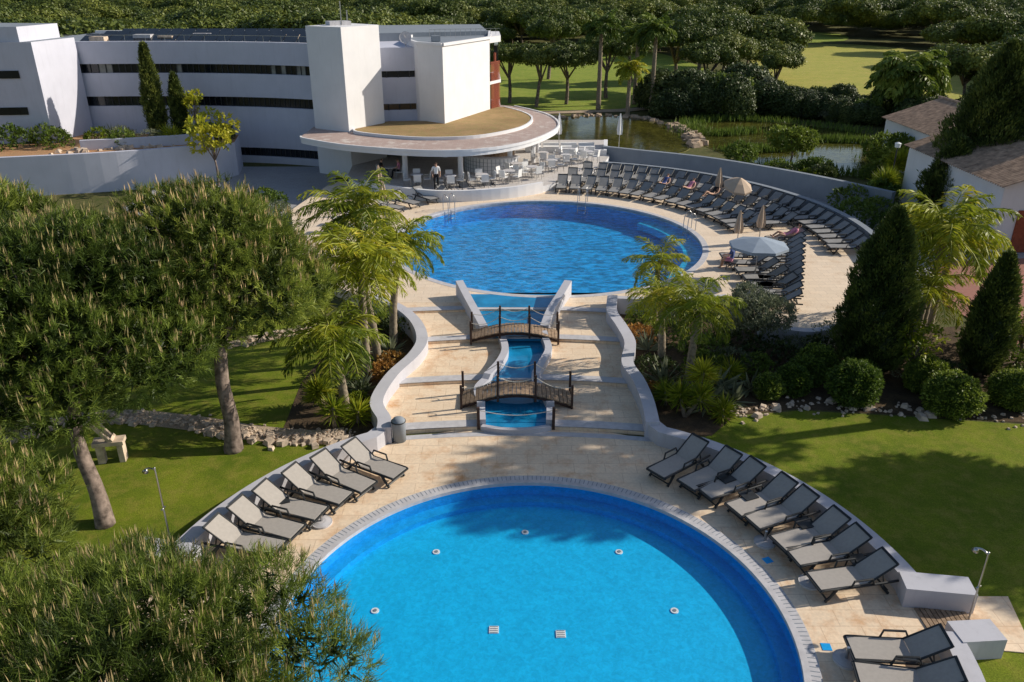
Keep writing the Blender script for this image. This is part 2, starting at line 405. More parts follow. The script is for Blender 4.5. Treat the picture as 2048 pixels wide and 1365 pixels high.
def shrub_mesh(R,H,mat,seed,dens=40,K=5,L=.14,W=.07,n=9,t0=.45,squash=.8,sh=False):
    rg=random.Random(seed); lobes=[]
    for i in range(n):
        a=i*2.4+rg.random(); q=math.sqrt((i+.3)/n)*R*.65
        r=R*rg.uniform(.35,.55); lobes.append(((q*math.cos(a),q*math.sin(a),max(r*.6,H*rg.uniform(.4,.75)*(1-.4*(q/R)))),(r,r,r*squash)))
    P,Nn,I=crown_pts(lobes,dens,-.7,.85)
    if sh: g=shell(P,Nn,I,K,L,W,.5,t0,.6,L*.45)
    else: g,_=tufts(P,Nn,I,K,L,W,.9,.2,L*.8,False,.4,t0)
    return leafmesh('shrub_leaves',[g],mat)
def ball_mesh(R,dens=420,mat=None):
    n=int(4*math.pi*R*R*dens); u=nrm(RNG.normal(size=(n,3))); u=u[u[:,2]>-.75]
    bump=1+.05*np.sin(u[:,0]*9+u[:,1]*7)+.05*np.cos(u[:,2]*11+u[:,0]*5)
    p=u*(R*(.92+.10*RNG.random(len(u)))*bump)[:,None]+[0,0,R*.82]
    d=u+RNG.normal(size=u.shape)*.7
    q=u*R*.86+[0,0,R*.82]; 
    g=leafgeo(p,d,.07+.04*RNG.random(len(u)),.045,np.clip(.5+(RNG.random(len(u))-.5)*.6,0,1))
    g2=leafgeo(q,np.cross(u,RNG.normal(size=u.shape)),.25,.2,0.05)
    return leafmesh('topiary_leaves',[g,g2],mat or FB)
def cypress(x,y,z,H,R,seed,dens=230,name='cypress_tree',ls=1.):
    rg=np.random.default_rng(seed)
    root=empty(name,(x,y,z))
    n=int(dens*H*R*2*math.pi*.75)
    t=rg.random(n)**.9; a=rg.random(n)*2*math.pi
    prof=np.interp(t,[0,.06,.2,.45,.75,.92,1],[.45,.8,1,.93,.6,.25,.03])
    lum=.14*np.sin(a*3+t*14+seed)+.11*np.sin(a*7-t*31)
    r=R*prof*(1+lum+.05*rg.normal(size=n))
    p=np.stack([r*np.cos(a),r*np.sin(a),.25+t*(H-.25)],1)
    K=5; b=np.repeat(p,K,0)+rg.normal(size=(n*K,3))*.05*ls
    out=np.stack([np.cos(a),np.sin(a),np.full(n,1.5)],1)
    d=np.repeat(out,K,0)+rg.normal(size=(n*K,3))*.45
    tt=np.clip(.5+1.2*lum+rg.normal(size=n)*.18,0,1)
    g=leafgeo(b,d,(.1+.08*rg.random(n*K))*ls,.04*ls,np.repeat(tt,K))
    nn=n//2; ti=rg.random(nn);ai=rg.random(nn)*6.28; ri=R*.8*np.interp(ti,[0,.06,.2,.45,.75,.92,1],[.45,.8,1,.93,.6,.25,.03])*(1+.12*np.sin(ai*3+ti*14+seed))
    q=np.stack([ri*np.cos(ai),ri*np.sin(ai),.25+ti*(H-.4)],1)
    tang=np.stack([-np.sin(ai),np.cos(ai),rg.normal(size=nn)],1)
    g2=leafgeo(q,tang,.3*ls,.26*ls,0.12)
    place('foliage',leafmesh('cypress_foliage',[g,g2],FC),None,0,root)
    mb=MB(); mb.tube([(0,0,-.05),(0,0,H*.7)],[R*.16+.03,.03],8); mb.build('trunk',['bark'],root,True)
    return root
FYS=simple('palm_stalk',(.34,.36,.07),.6)
def palm(x,y,z,h,fl,nf,seed,lean=(0,0),name='palm_tree',tr=.13,mat=None,lw=.05,nl=36,drop=95):
    rg=random.Random(seed); root=empty(name,(x,y,z))
    mb=MB(); pts=[];rs=[]
    for i in range(25):
        t=i/24; pts.append((lean[0]*t*t,lean[1]*t*t,h*t-.05)); rs.append(tr*(1.25-.45*t)*(1.06 if i%2 else .96))
    mb.tube(pts,rs,10)
    top=np.array(pts[-1]); mb.tube([tuple(top),(top[0],top[1],top[2]+.3*fl/2)],[tr*1.1,tr*.4],8)
    parts=[]
    for i in range(nf):
        a=i*2.39996+rg.uniform(-.2,.2); e=rad(82-95*(i/nf)**.9+rg.uniform(-8,8)); L=fl*rg.uniform(.85,1.1)
        p=top+np.array([0,0,.1]); rp=[p.copy()]; ds=[]
        seg=14
        dr=rad(drop*rg.uniform(.8,1.15))
        tw=rg.uniform(-.35,.35)
        for j in range(seg):
            t=j/seg; ee=e-dr*t**1.3; aa=a+tw*t
            d=np.array([math.cos(aa)*math.cos(ee),math.sin(aa)*math.cos(ee),math.sin(ee)]); ds.append(d)
            p=p+d*L/seg; rp.append(p.copy())
        mb.tube([tuple(q) for q in rp[::2]],[.022*(1-.8*k/7)*fl/2+.004 for k in range(len(rp[::2]))],4,1,False)
        rp=np.array(rp); ds=np.array(ds+[ds[-1]])
        n=nl; t=np.linspace(.12,.98,n); idx=t*seg; i0=np.minimum(idx.astype(int),seg-1); fr=(idx-i0)[:,None]
        b=rp[i0]*(1-fr)+rp[i0+1]*fr; d=ds[i0]
        sd=nrm(np.cross(d,[0,0,1.]))
        tint=rg.uniform(.25,.8)-(.3 if i>nf*.75 else 0)
        for s in (-1,1):
            dd=sd*s+d*.75+np.array([0,0,-.25])+RNG.normal(size=(n,3))*.16
            ll=fl*.30*np.sin(np.clip(t*.92+.1,0,1)*math.pi)**.55*(.85+.3*RNG.random(n))
            m1=b+nrm(dd)*(ll*.5)[:,None]
            tt=np.clip(tint+RNG.normal(size=n)*.12,0,1)
            V1=leafgeo(b,dd,ll*.62,lw*fl/2,tt)
            V2=leafgeo(m1,dd+np.array([0,0,-.7]),ll*.6,lw*.8*fl/2,tt)
            parts+=[V1,V2]
    mb.build('trunk',['palmbark',FYS],root,True)
    place('fronds',leafmesh('palm_fronds',parts,mat or FY),None,0,root)
    return root
def rosette(n,L,W,mat,t0=.5,lo=-.3,h=0):
    u=nrm(RNG.normal(size=(n,3))); u[:,2]=np.abs(u[:,2])*(1-lo)+lo; u=nrm(u)
    return leafgeo(np.tile([0,0,h],(n,1))+u*.05,u,L*(.8+.3*RNG.random(n)),W,np.clip(t0+RNG.normal(size=n)*.2,0,1))
def yucca(x,y,z,h,L=.55,n=110,heads=1,name='yucca_plant',mat=None):
    root=empty(name,(x,y,z)); mb=MB(); parts=[]
    for k in range(heads):
        dx,dy=(0,0) if heads==1 else (random.uniform(-.5,.5),random.uniform(-.4,.4)); hh=h*random.uniform(.75,1.05)
        mb.tube([(0,0,-.03),(dx*.6,dy*.6,hh*.5),(dx,dy,hh)],[.08,.06,.05],7)
        for q in (0,.22):
            g=rosette(n,L,.05,None,.45,-.35,0); parts.append((g[0]+np.array([dx,dy,hh-q]),g[1],g[2]))
    mb.build('stem',['palmbark'],root,True)
    place('leaves',leafmesh('yucca_leaves',parts,mat or FY),None,0,root)
def agave(x,y,z,L,name='agave_plant',n=38):
    place(name,leafmesh(name,[rosette(n,L,L*.14,None,.55,.1)],FO),(x,y,z),random.random()*6)

# ============================================================ LAYOUT
PC=(.45,13.2); UC=(1.8,40.1)      # pool centres
R1=5.62; R2=7.95; RW=8.75
UZ=.5
mb=MB(); mb.holed([(-700,-200),(700,-200),(700,1200),(-700,1200)],[circ(PC,R1+.2),circ(UC,R2+.2)],0)
mb.build('ground',['rough'])
def sheet(name,poly,z,mat,smooth=0):
    mb=MB(); P=spline(poly+[poly[0]],6)[:-1] if smooth else poly
    mb.prism(P,z-.02 if z>.03 else -.05,z); return mb.build(name,[mat])
lawnL=[(-40,5),(-9.2,5),(-9.4,14.9)]+circ(PC,RW-.1,20,162,118)+[(-5.0,21.6),(-7,22.3),(-7.2,25),(-6.8,28),(-7.0,31),(-40,33)]
sheet('lawn',lawnL,.008,'lawn')
lawnR=[(40,3),(40,22.2),(16.3,22.1),(12.7,22.6),(9.5,23.0),(7.2,22.6),(6.1,21.4)]+circ(PC,RW-.05,24,58,5)+circ(PC,RW-.05,10,-2,-50)
sheet('lawn',lawnR,.008,'lawn')
sheet('planting_bed',[(-7.2,21.5),(-7.4,25),(-7.0,28),(-7.4,33),(-5,33),(-3.2,28),(-4,22),(-4.6,21.2)],.016,'soil')
sheet('planting_bed',[(4.2,21.5),(6.2,21.4),(7.3,22.7),(9.5,23.1),(12.7,22.7),(16.3,22.2),(24,22),(24,31),(13,29),(4,32)],.014,'soil')
gp=spline([(-17,21.3),(-15.2,21.6),(-14.1,22.4),(-12.5,22.6),(-9.9,22.1),(-8.2,21.6),(-6.2,21.3),(-5.2,21.5)],6)
mb=MB(); mb.wall(gp,.85,-.02,.024,0,0); mb.build('gravel_path',['gravel'])
gp2=spline([(-13,27.6),(-10.6,28.3),(-8.6,29.4),(-7,29.8)],6)
mb=MB(); mb.wall(gp2,.6,-.02,.024,0,0); mb.build('gravel_path',['gravel'])
def stones(name,path,n,w,smin,smax,z=0,mat='stone'):
    mb=MB()
    for i in range(n):
        p=random.choice(path); s=random.uniform(smin,smax)
        c=Vector((p[0]+random.gauss(0,w),p[1]+random.gauss(0,w),z+s*.2))
        vs=[]
        for u in [(-1,-1,-.5),(1,-1,-.5),(1,1,-.5),(-1,1,-.5),(-.7,-.7,.5),(.7,-.6,.6),(.6,.7,.5),(-.6,.7,.4)]:
            q=Matrix.Rotation(i,3,'Z')@Vector(u); vs.append(c+Vector((q.x*s*random.uniform(.4,.65),q.y*s*random.uniform(.4,.65),q.z*s*random.uniform(.4,.7))))
        mb.add(vs,[(3,2,1,0),(4,5,6,7),(0,1,5,4),(1,2,6,5),(2,3,7,6),(3,0,4,7)],0)
    return mb.build(name,[mat])
gpd=[tuple(Vector(gp[i]).lerp(Vector(gp[i+1]),k/4)) for i in range(len(gp)-1) for k in range(4)]
stones('path_stones',gpd,900,.2,.03,.12,.02)
stones('path_stones',[(x,y-.4) for x,y in gpd[20:]],70,.12,.12,.28,.02)
stones('path_stones',gp2,160,.2,.08,.25,.02)
bs=spline([(7.2,22.7),(9.5,23.25),(12.7,22.9),(16,22.5),(19,22.5)],16)
stones('bed_stones',bs,200,.3,.04,.13,.01); stones('bed_stones',bs,16,.3,.2,.35,.01)

# ---- lower deck
mb=MB()
outer=circ(PC,RW,140)
mb.holed(outer,[circ(PC,R1+.36)],.04,0,-.05)
mb.build('pool_deck',['deck'])
sheet('pool_deck_extension',[(-9.6,6),(-7.6,6),(-7.7,14),(-7.9,15.2),(-8.6,15.4),(-9.6,15)],.032,'deck')
sheet('pool_deck_extension',[(8.6,12.9),(11,12.6),(11.4,14.3),(8.8,14.3)],.034,'deck')
mb=MB(); mb.ring(PC,R1,R1+.13,-.05,.046,0,128); mb.ring(PC,R1+.13,R1+.36,-.05,.042,1,128)
for i in range(300):
    a=rad(i*1.2); mb.box((PC[0]+(R1+.245)*math.cos(a),PC[1]+(R1+.245)*math.sin(a),.04),(.19,.02,.010),a,2)
mb.build('pool_coping',['lgrey','lgrey','grey'])
def pool(name,c,r,zt,depth,mats,bench=None,bd=.5):
    mb=MB(); mb.ring(c,r,r+.15,zt-depth-.1,zt-.055,1,128)
    mb.prism(circ(c,r+.05,128),zt-depth-.1,zt-depth,0)
    if bench: mb.ring(c,r-bench,r-.002,zt-depth-.05,zt-depth*bd,2,128)
    return mb.build(name,mats)
pool('pool_basin',PC,R1+.003,.04,.54,['poolA','poolwall','poolC'],.36,.72)
mb=MB(); mb.add([(x,y,-.07) for x,y in circ(PC,R1,128)],[tuple(range(128))]); mb.build('pool_water',['pwA'])
mb=MB()
for x,y in [(.35,17.3),(-1.95,16.5),(2.76,16.5),(-3.2,14.4),(3.8,14.4)]:
    mb.cyl((x,y,-.51),.095,.03,14,0); mb.cyl((x,y,-.48),.045,.01,10,1)
for x,y in [(-.41,13.8),(1.1,13.67)]:
    mb.box((x,y,-.49),(.22,.22,.02),0,0)
    for k in range(4): mb.box((x,y-.09+k*.06,-.477),(.18,.012,.01),0,1)
mb.build('pool_lights',['lamp','grey'])
mb=MB()
for a in (22,-4): mb.box((PC[0]+(R1+.62)*math.cos(rad(a)),PC[1]+(R1+.62)*math.sin(rad(a)),.045),(.2,.2,.012),rad(a),0)
mb.build('skimmer_cover',['poolwall'])

# ---- garden walls
wl=circ(PC,RW,24,164,122)+[(-4.0,20.95)]
mb=MB(); mb.wall(wl,.42,-.05,.52,0,0)
mb.box((-8.3,15.35,.25),(1.5,.62,.58),rad(-14))
mb.wall([(-3.88,20.9),(-3.95,21.5),(-4.35,22.6),(-4.1,24.3),(-3.5,25.9),(-3.35,27.2),(-3.8,28.8),(-4.7,30.2),(-5.9,31.2)],.42,-.05,lambda p:.6+.03*max(0,p[1]-22),0,8)
mb.build('curved_garden_wall',['wallwhite'])
mb=MB(); mb.wall([(4.35,21.35)]+circ(PC,RW,26,62,8),.42,-.05,.52,0,0)
mb.box((9.6,14.15,.26),(1.5,.6,.6),rad(-8))
mb.wall([(4.3,21.2),(4.35,22.6),(4.25,24),(4.05,25.2),(4.35,26.8),(4.2,28.3),(4.0,29.6),(4.2,31.2)],.42,-.05,lambda p:.62+.03*max(0,p[1]-22),0,8)
mb.build('curved_garden_wall',['wallwhite'])
mb=MB(); mb.wall(circ(PC,RW,14,-3,-50),.42,-.05,.5,0,0); mb.box((9.75,12.75,.24),(.95,.6,.56),rad(4)); mb.build('curved_garden_wall',['wallwhite'])
mb=MB()
for i in range(10): mb.box((9.1+i*.11,13.5,.055),(.09,.8,.03))
mb.build('timber_shower_grate',['wood'])

# ---- stepped walkway
LW=[(20.9,-3.9),(21.5,-3.95),(22.6,-4.35),(24.3,-4.1),(25.9,-3.5),(27.2,-3.35),(28.8,-3.8),(30.2,-4.7),(31.5,-5.9)]
RWp=[(21.2,4.3),(22.6,4.35),(24,4.25),(25.2,4.05),(26.8,4.35),(28.3,4.2),(29.6,4.0),(31.5,4.2)]
xl=lambda y: float(np.interp(y,[a for a,b in LW],[b for a,b in LW]))
xr=lambda y: float(np.interp(y,[a for a,b in RWp],[b for a,b in RWp]))
ys=[21.75,24.7,27.9,30.6,33.0]; zs=[.16,.28,.40,UZ-.004]
def edge(y,n=16,bow=.35):
    a,b=xl(y),xr(y)
    return [(a+(b-a)*i/n, y-bow*(2*i/n-1)**2) for i in range(n+1)]
mb=MB()
for k in range(4):
    e0=edge(ys[k]); e1=edge(ys[k+1]+(.0 if k<3 else -1.2))
    side=lambda f,r:[(f(y),y) for y in r]
    yr=np.linspace(ys[k]+.1,ys[k+1]-.5,5)
    poly=e0+side(xr,yr)+e1[::-1]+side(xl,yr[::-1])
    mb.prism(poly,-.05,zs[k],0)
    eb=[(x,y+.42) for x,y in e0]
    mb.prism(e0+eb[::-1],zs[k]-.03,zs[k]+.004,1)
mb.build('stepped_walkway',['deck','lgrey'])
mb=MB(); e0=edge(21.35); mb.prism(e0+[(x,y+.25) for x,y in e0][::-1],.0,.046,0); mb.build('step_edging',['lgrey'])

# ---- cascade channel
def zt(y):
    for k in range(3,-1,-1):
        if y>=ys[k]-.1: return zs[k]
    return .04
chl=[(-.95,21.95),(-1.0,22.8),(-1.15,23.8),(-.85,24.6),(-.45,25.6),(-.25,26.7),(-.42,28.0)]
chr_=[(1.2,21.95),(1.25,22.8),(1.05,23.8),(.8,24.5),(1.05,25.5),(1.35,26.7),(1.2,28.0)]
mb=MB()
A=spline(chl,5);B=spline(chr_,5)
def strip(mb,A,B,y0,y1,z,mi):
    a=[p for p in A if y0-.25<=p[1]<=y1+.25]; b=[p for p in B if y0-.25<=p[1]<=y1+.25]
    mb.prism(a+b[::-1],z-.03,z,mi)
strip(mb,A,B,22.0,24.55,zs[0]+.02,0); strip(mb,A,B,24.7,27.75,zs[1]+.02,0)
mb.prism([(-.42,27.75),(1.2,27.75),(1.1,28.6),(1.5,29.8),(2.25,31.8),(2.2,32.3),(-2.1,32.3),(-2.1,31.8),(-1.5,29.8),(-1.05,28.5)],.35,zs[2]+.03,0)
mb.prism([(-1.75,30.8),(1.85,30.8),(2.2,32.3),(-2.1,32.3)],.3,zs[3]+.01,0)
mb.box((.35,24.62,zs[1]+.03),(1.5,.12,.08),0,1); mb.box((.35,27.85,zs[2]+.04),(1.5,.12,.08),0,1)
mb.build('cascade_water',['chan','lgrey'])
mb=MB()
mb.wall(chl[1:],.26,-.02,lambda p:zt(p[1])+.28,0,5); mb.wall(chr_[1:],.26,-.02,lambda p:zt(p[1])+.28,0,5)
mb.wall([(-.95,21.8),(-1.0,22.6)],.26,-.02,.36,0,0); mb.wall([(1.2,21.8),(1.25,22.6)],.26,-.02,.36,0,0)
mb.wall([(-.95,21.72),(-.4,21.55),(.12,21.5),(.65,21.55),(1.2,21.72)],.16,0,.2,0,4)
mb.wall([(-2.25,32.2),(-1.9,31.0),(-1.5,29.7),(-1.1,28.4)],.32,0,lambda p:.72+.12*(p[1]-28.4),0,6)
mb.wall([(2.4,32.2),(2.0,31.0),(1.55,29.7),(1.25,28.4)],.32,0,lambda p:.72+.12*(p[1]-28.4),0,6)
mb.build('cascade_side_walls',['wallwhite'])
mb=MB(); mb.prism([(-.9,22.0),(-.9,21.75),(-.4,21.58),(.12,21.54),(.65,21.58),(1.15,21.75),(1.15,22.0)],.1,.165,0); mb.build('basin_water',['chan'])

# ---- arched footbridges
def bridge(y,x0,x1,w,zb,rise):
    mb=MB(); n=26
    f=lambda t: zb+rise*math.sin(math.pi*t)
    for i in range(n):
        t=(i+.5)/n; x=x0+(x1-x0)*t; sl=math.atan2(rise*math.pi*math.cos(math.pi*t),x1-x0)
        mb.box((x,y+random.uniform(-.02,.02),f(t)),((x1-x0)/n*.9,w,.04),0,0,0,-sl)
    for s in(-1,1):
        pts=[(x0+(x1-x0)*i/14,y+s*(w/2-.06),f(i/14)-.09) for i in range(15)]
        mb.tube(pts,.055,6,1)
        hp=[]
        for t in (.0,.33,.67,1.):
            x=x0+(x1-x0)*t; b=f(t)
            mb.box((x,y+s*(w/2+.03),b+.28),(.075,.075,.95),0,1); hp.append((x,y+s*(w/2+.03),b+.68))
        for a,b in zip(hp,hp[1:]):
            rp=[tuple(Vector(a).lerp(Vector(b),q/8)-Vector((0,0,.16*math.sin(math.pi*q/8)))) for q in range(9)]
            mb.tube(rp,.012,5,2)
    mb.build('arched_footbridge',['wood','darkwood','rope'])
bridge(23.35,-1.65,1.95,.95,.26,.42)
bridge(28.0,-1.55,1.75,.85,.5,.3)
mb=MB()
for s,x in ((0,-1.05),(1,1.3)):
    mb.box((x,21.75,.42),(.09,.09,.8),0,0)
rp=[(-1.05+2.35*q/12,21.75,.72-.18*math.sin(math.pi*q/12)) for q in range(13)]; mb.tube(rp,.012,5,1)
mb.build('rope_barrier',['darkwood','rope'])

# ---- upper deck
up=[(4.2,31.35),(9.0,31.7),(9.9,28.6),(11.5,28.1),(13.6,29.4),(15.8,32.4)]+circ(UC,16.4,40,-20,72)+[(5,56),(0,56),(-12,53),(-13,46),(-11,39),(-8,33.5),(-5.8,31.35)]
mb=MB(); mb.holed(up,[circ(UC,R2+.3)],UZ,0,-.05); mb.build('upper_pool_deck',['deck2'])
mb=MB(); mb.ring(UC,R2,R2+.3,.3,UZ+.008,0,128); mb.build('pool_coping',['lgrey'])
pool('pool_basin',UC,R2+.003,UZ,.95,['poolB','poolwall'])
mb=MB(); mb.ring(UC,R2-.9,R2-.004,-.3,UZ-.4,0,60,-40,40); mb.build('pool_bench',['poolA'])
mb=MB(); mb.add([(x,y,UZ-.08) for x,y in circ(UC,R2,128)],[tuple(range(128))]); mb.build('pool_water',['pwB'])
mb=MB()
mb.wall(circ(UC,16.4,50,-12,74),.35,-.05,1.25,0,0)
mb.build('curved_deck_wall',['grey'])
mb=MB(); mb.wall([(9.9,28.5),(11.5,27.9),(13.8,29.2),(16.0,32.2),(17.5,36.3)],.35,-.05,.75,0,8)
mb.wall([(4.4,31.4),(6.5,31.2),(9.0,31.6),(9.8,30),(9.9,28.5)],.3,-.05,.72,0,0)
mb.build('curved_deck_wall',['wallwhite'])
mb=MB(); mb.wall([(6.8,60.6),(9,59.3),(14,56.3),(19,51.3),(22.5,46.5)],.35,-.05,1.45,0,8); mb.build('outer_retaining_wall',['grey'])
sheet('grey_pavement',[(7,60),(9,59.2),(14,56.2),(19,51.2),(22.4,46.4),(24,44),(27,44),(27,38),(20,32),(17.4,33.5),(18,40),(17,46),(13,52),(7,56)],.03,'greypave')
sheet('grey_pavement',[(-24,41),(-12,41),(-12,53),(-13,60),(-21,60),(-20.5,55),(-24,53)],.03,'greypave')
sheet('brick_paving',[(19.5,27.5),(27,27.5),(30,39),(21.5,38),(18.7,33)],.045,'redpave')
def ladder(x,y,rz):
    mb=MB()
    for s in(-.25,.25):
        mb.tube(spline3([(.35,s,.0),(.33,s,.75),(.1,s,.95),(-.1,s,.6),(-.12,s,-.7)],5),.022,8)
    for z in(-.2,-.45): mb.box((-.12,0,z),(.06,.5,.03))
    mb.build('pool_ladder',['metal'],None,True,(x,y,UZ),rz)
for a in (72,14,133): ladder(UC[0]+R2*math.cos(rad(a)),UC[1]+R2*math.sin(rad(a)),rad(a))

# ---- sun loungers
def lounger_mesh(fab,name):
    mb=MB(); w=.66
    for s in(-1,1):
        y=s*w/2
        mb.tube(spline3([(-.98,y,.30),(-.9,y,.345),(-.3,y,.33),(.4,y,.33),(.95,y,.34)],4),.032,6,1)
        mb.tube([(.2,y*.93,.36),(.86,y*.93,.80)],.024,6,1)
        for x,dx in((-.72,-.12),(.62,.12)):
            mb.tube([(x-dx,y,.32),(x,y*1.02,.15),(x+dx,y*1.02,0.02)],[.045,.035,.04],6,1)
        mb.tube([(-.25,y*1.06,.34),(-.2,y*1.08,.52),(.25,y*1.08,.52),(.33,y*1.06,.34)],.026,6,1)
        mb.tube([(.62,y*.8,.32),(.55,y*.8,.58)],.018,5,1)
    for x in(-.72,.62): mb.tube([(x+(-.1 if x<0 else .1),-w/2,.1),(x+(-.1 if x<0 else .1),w/2,.1)],.022,6,1)
    mb.box((-.98,0,.325),(.06,w,.04),0,1); mb.box((.86,0,.80),(.06,w*.93,.05),0,1,0,rad(-34))
    mb.box((-.38,0,.352),(1.16,w-.07,.018),0,0)
    mb.box((.53,0,.575),(.78,w-.09,.018),0,0,0,rad(-34))
    return mb.mesh(name,[fab,'frame'])
LA=lounger_mesh('fabric','sun_lounger'); LB=lounger_mesh('fabric2','sun_lounger_slate')
def lounger(x,y,z,a,me): return place('sun_lounger',me,(x,y,z),rad(a+random.uniform(-3,3)))
for a,o in [(55,36),(47.5,32),(42.5,30),(35,24),(30,22),(22.5,18),(17.5,15),(10.5,10),(-6.5,-4),(-12.5,-10),(-20,-16),(-26,-20)]:
    lounger(PC[0]+7.55*math.cos(rad(a)),PC[1]+7.55*math.sin(rad(a)),.04,o,LA)
for a,o in [(126,148),(133.5,150),(140,153),(147,157),(153.5,160),(159.5,163)]:
    lounger(PC[0]+7.5*math.cos(rad(a)),PC[1]+7.5*math.sin(rad(a)),.04,o,LA)
def umb_base(x,y,z):
    mb=MB(); mb.cyl((0,0,0),.27,.05,28,0); mb.cyl((0,0,.05),.24,.03,28,0,.12); mb.cyl((0,0,.08),.035,.28,10,1)
    mb.build('umbrella_base',['lgrey','metal'],None,False,(x,y,z))
for p in [(-4.95,17.0),(6.35,16.2),(7.0,14.75),(6.95,12.4)]: umb_base(p[0],p[1],.04)
def side_table(x,y,z,a):
    mb=MB(); mb.box((0,0,.38),(.4,.4,.03))
    for sx in(-1,1):
        for sy in(-1,1): mb.tube([(sx*.15,sy*.15,.37),(sx*.18,sy*.18,0)],.02,6)
    mb.build('side_table',['frame'],None,False,(x,y,z),a)
side_table(-6.1,17.5,.04,.4);side_table(6.3,17.7,.04,.4);side_table(8.2,15.1,.04,.1);side_table(7.4,16.5,.04,.3);side_table(5.9,18.5,.04,.5)
for r,a0,a1,st in [(10.9,9,86,4.6),(13.0,10,84,3.9),(15.0,-8,80,3.4)]:
    a=a0
    while a<a1:
        if random.random()>.03: lounger(UC[0]+r*math.cos(rad(a)),UC[1]+r*math.sin(rad(a)),UZ,a*.9+8+random.uniform(-4,4),LB)
        a+=st
for i in range(11): lounger(14.0-.30*i,39.4-.86*i,UZ,6-2*i,LB)
for i in range(5): lounger(11.0+.1*i,36.6-1.0*i,UZ,0,LB)
for i in range(9):
    a=108+i*8; lounger(UC[0]+10.6*math.cos(rad(a)),UC[1]+10.6*math.sin(rad(a)),UZ,a,LB)

# ---- parasols
def parasol_closed(x,y,z,mat,h=2.4,tilt=0):
    mb=MB(); mb.cyl((0,0,0),.25,.06,20,1); mb.cyl((0,0,0),.025,h,8,2)
    n=12;vs=[];lev=[(h*.42,.16),(h*.55,.20),(h*.8,.12),(h,.03)]
    for zz,r in lev:
        for j in range(n):
            q=r*(1.25 if j%2 else .7); vs.append((q*math.cos(6.283*j/n),q*math.sin(6.283*j/n),zz))
    fs=[(i*n+j,i*n+(j+1)%n,(i+1)*n+(j+1)%n,(i+1)*n+j) for i in range(3) for j in range(n)]
    mb.add(vs,fs,0); mb.build('closed_parasol',[mat,'lgrey','metal'],None,False,(x,y,z))
def parasol_open(x,y,z,mat,r=1.5,h=2.3,tilt=0,dr=.5):
    mb=MB(); mb.cyl((0,0,0),.25,.06,20,1); mb.cyl((0,0,0),.025,h,8,2)
    n=8; vs=[(0,0,h+.05)]
    for q,zz in((.5,h-dr*.36),(1,h-dr),(1,h-dr-.12)):
        vs+=[(r*q*math.cos(6.283*j/n),r*q*math.sin(6.283*j/n),zz) for j in range(n)]
    fs=[(0,1+j,1+(j+1)%n) for j in range(n)]+[(1+k*n+j,1+(k+1)*n+j,1+(k+1)*n+(j+1)%n,1+k*n+(j+1)%n) for k in range(2) for j in range(n)]
    mb.add(vs,fs,0)
    for j in range(n): mb.tube([(0,0,h),(r*math.cos(6.283*j/n),r*math.sin(6.283*j/n),h-dr-.02)],.01,4,2)
    o=mb.build('open_parasol',[mat,'lgrey','metal'],None,False,(x,y,z),.3); o.rotation_euler[0]=tilt
parasol_open(10.9,33.9,UZ,'umb',1.3,2.0,0,.28)
parasol_open(13.0,46.6,UZ,'beige',.85,2.0,.35)
for p in [(12.7,39.6),(11.3,38.6),(12.6,48.3),(-8.2,49),(-7.4,45.2)]: parasol_closed(p[0],p[1],UZ,'beige',2.0)
parasol_closed(3.6,62.2,.9,'shirt',2.7); parasol_closed(8.2,62,.9,'shirt',2.7)

# ---- bar terrace
TZ=.9
ter=spline([(-11,53.5),(-9.5,50.6),(-5.0,48.1),(-1.3,48.4),(1.9,50.2),(5.4,54.0),(7.2,59.5)],6)+[(7.5,66),(-12,66)]
mb=MB(); mb.prism(ter,-.05,TZ,1,0); mb.build('bar_terrace',['terrace','white'])
mb=MB(); mb.wall(ter[6:-14],.22,.4,TZ+.28,0,0); mb.wall([(3.5,60.5),(6.9,59.8),(7.4,64)],.3,TZ-.2,TZ+.4,0,0); mb.build('terrace_parapet',['white'])
def chair_mesh():
    mb=MB()
    mb.box((0,0,.45),(.46,.46,.04),0,0); mb.box((-.22,0,.70),(.04,.46,.42),0,0,0,rad(-8))
    for sx in(-1,1):
        for sy in(-1,1): mb.tube([(sx*.19,sy*.19,.44),(sx*.22,sy*.22,0)],.017,5,1)
    for s in(-1,1): mb.tube([(-.22,s*.23,.66),(.18,s*.23,.66),(.2,s*.23,.44)],.015,5,1)
    return mb.mesh('terrace_chair',['shirt','metal'])
def table_mesh():
    mb=MB(); mb.cyl((0,0,.72),.4,.03,20,0); mb.cyl((0,0,.03),.03,.7,8,1); mb.cyl((0,0,0),.22,.03,16,1)
    return mb.mesh('terrace_table',['lgrey','metal'])
CH,TB=chair_mesh(),table_mesh()
for x,y in [(-6,50.3),(-3.9,50),(-1.9,50.3),(-.2,51.4),(1.3,52.6),(2.7,54.6),(3.8,56.4),(2.2,57.2),(4.4,58.4),(-8,52.4),(.3,53.6),(5.4,57.6)]:
    place('terrace_table',TB,(x,y,TZ))
    b=random.random()*6
    for k in range(4):
        if x==-8: continue
        a=b+k*1.5708; place('terrace_chair',CH,(x+.62*math.cos(a),y+.62*math.sin(a),TZ),a+math.pi)
mb=MB()
for i in range(4):
    x=1.6+i*1.35; mb.box((x,61.3,TZ+.22),(1.2,.75,.4),0,0); mb.box((x,61.65,TZ+.4),(1.2,.2,.4),0,0)
mb.build('lounge_sofa',['shirt'])

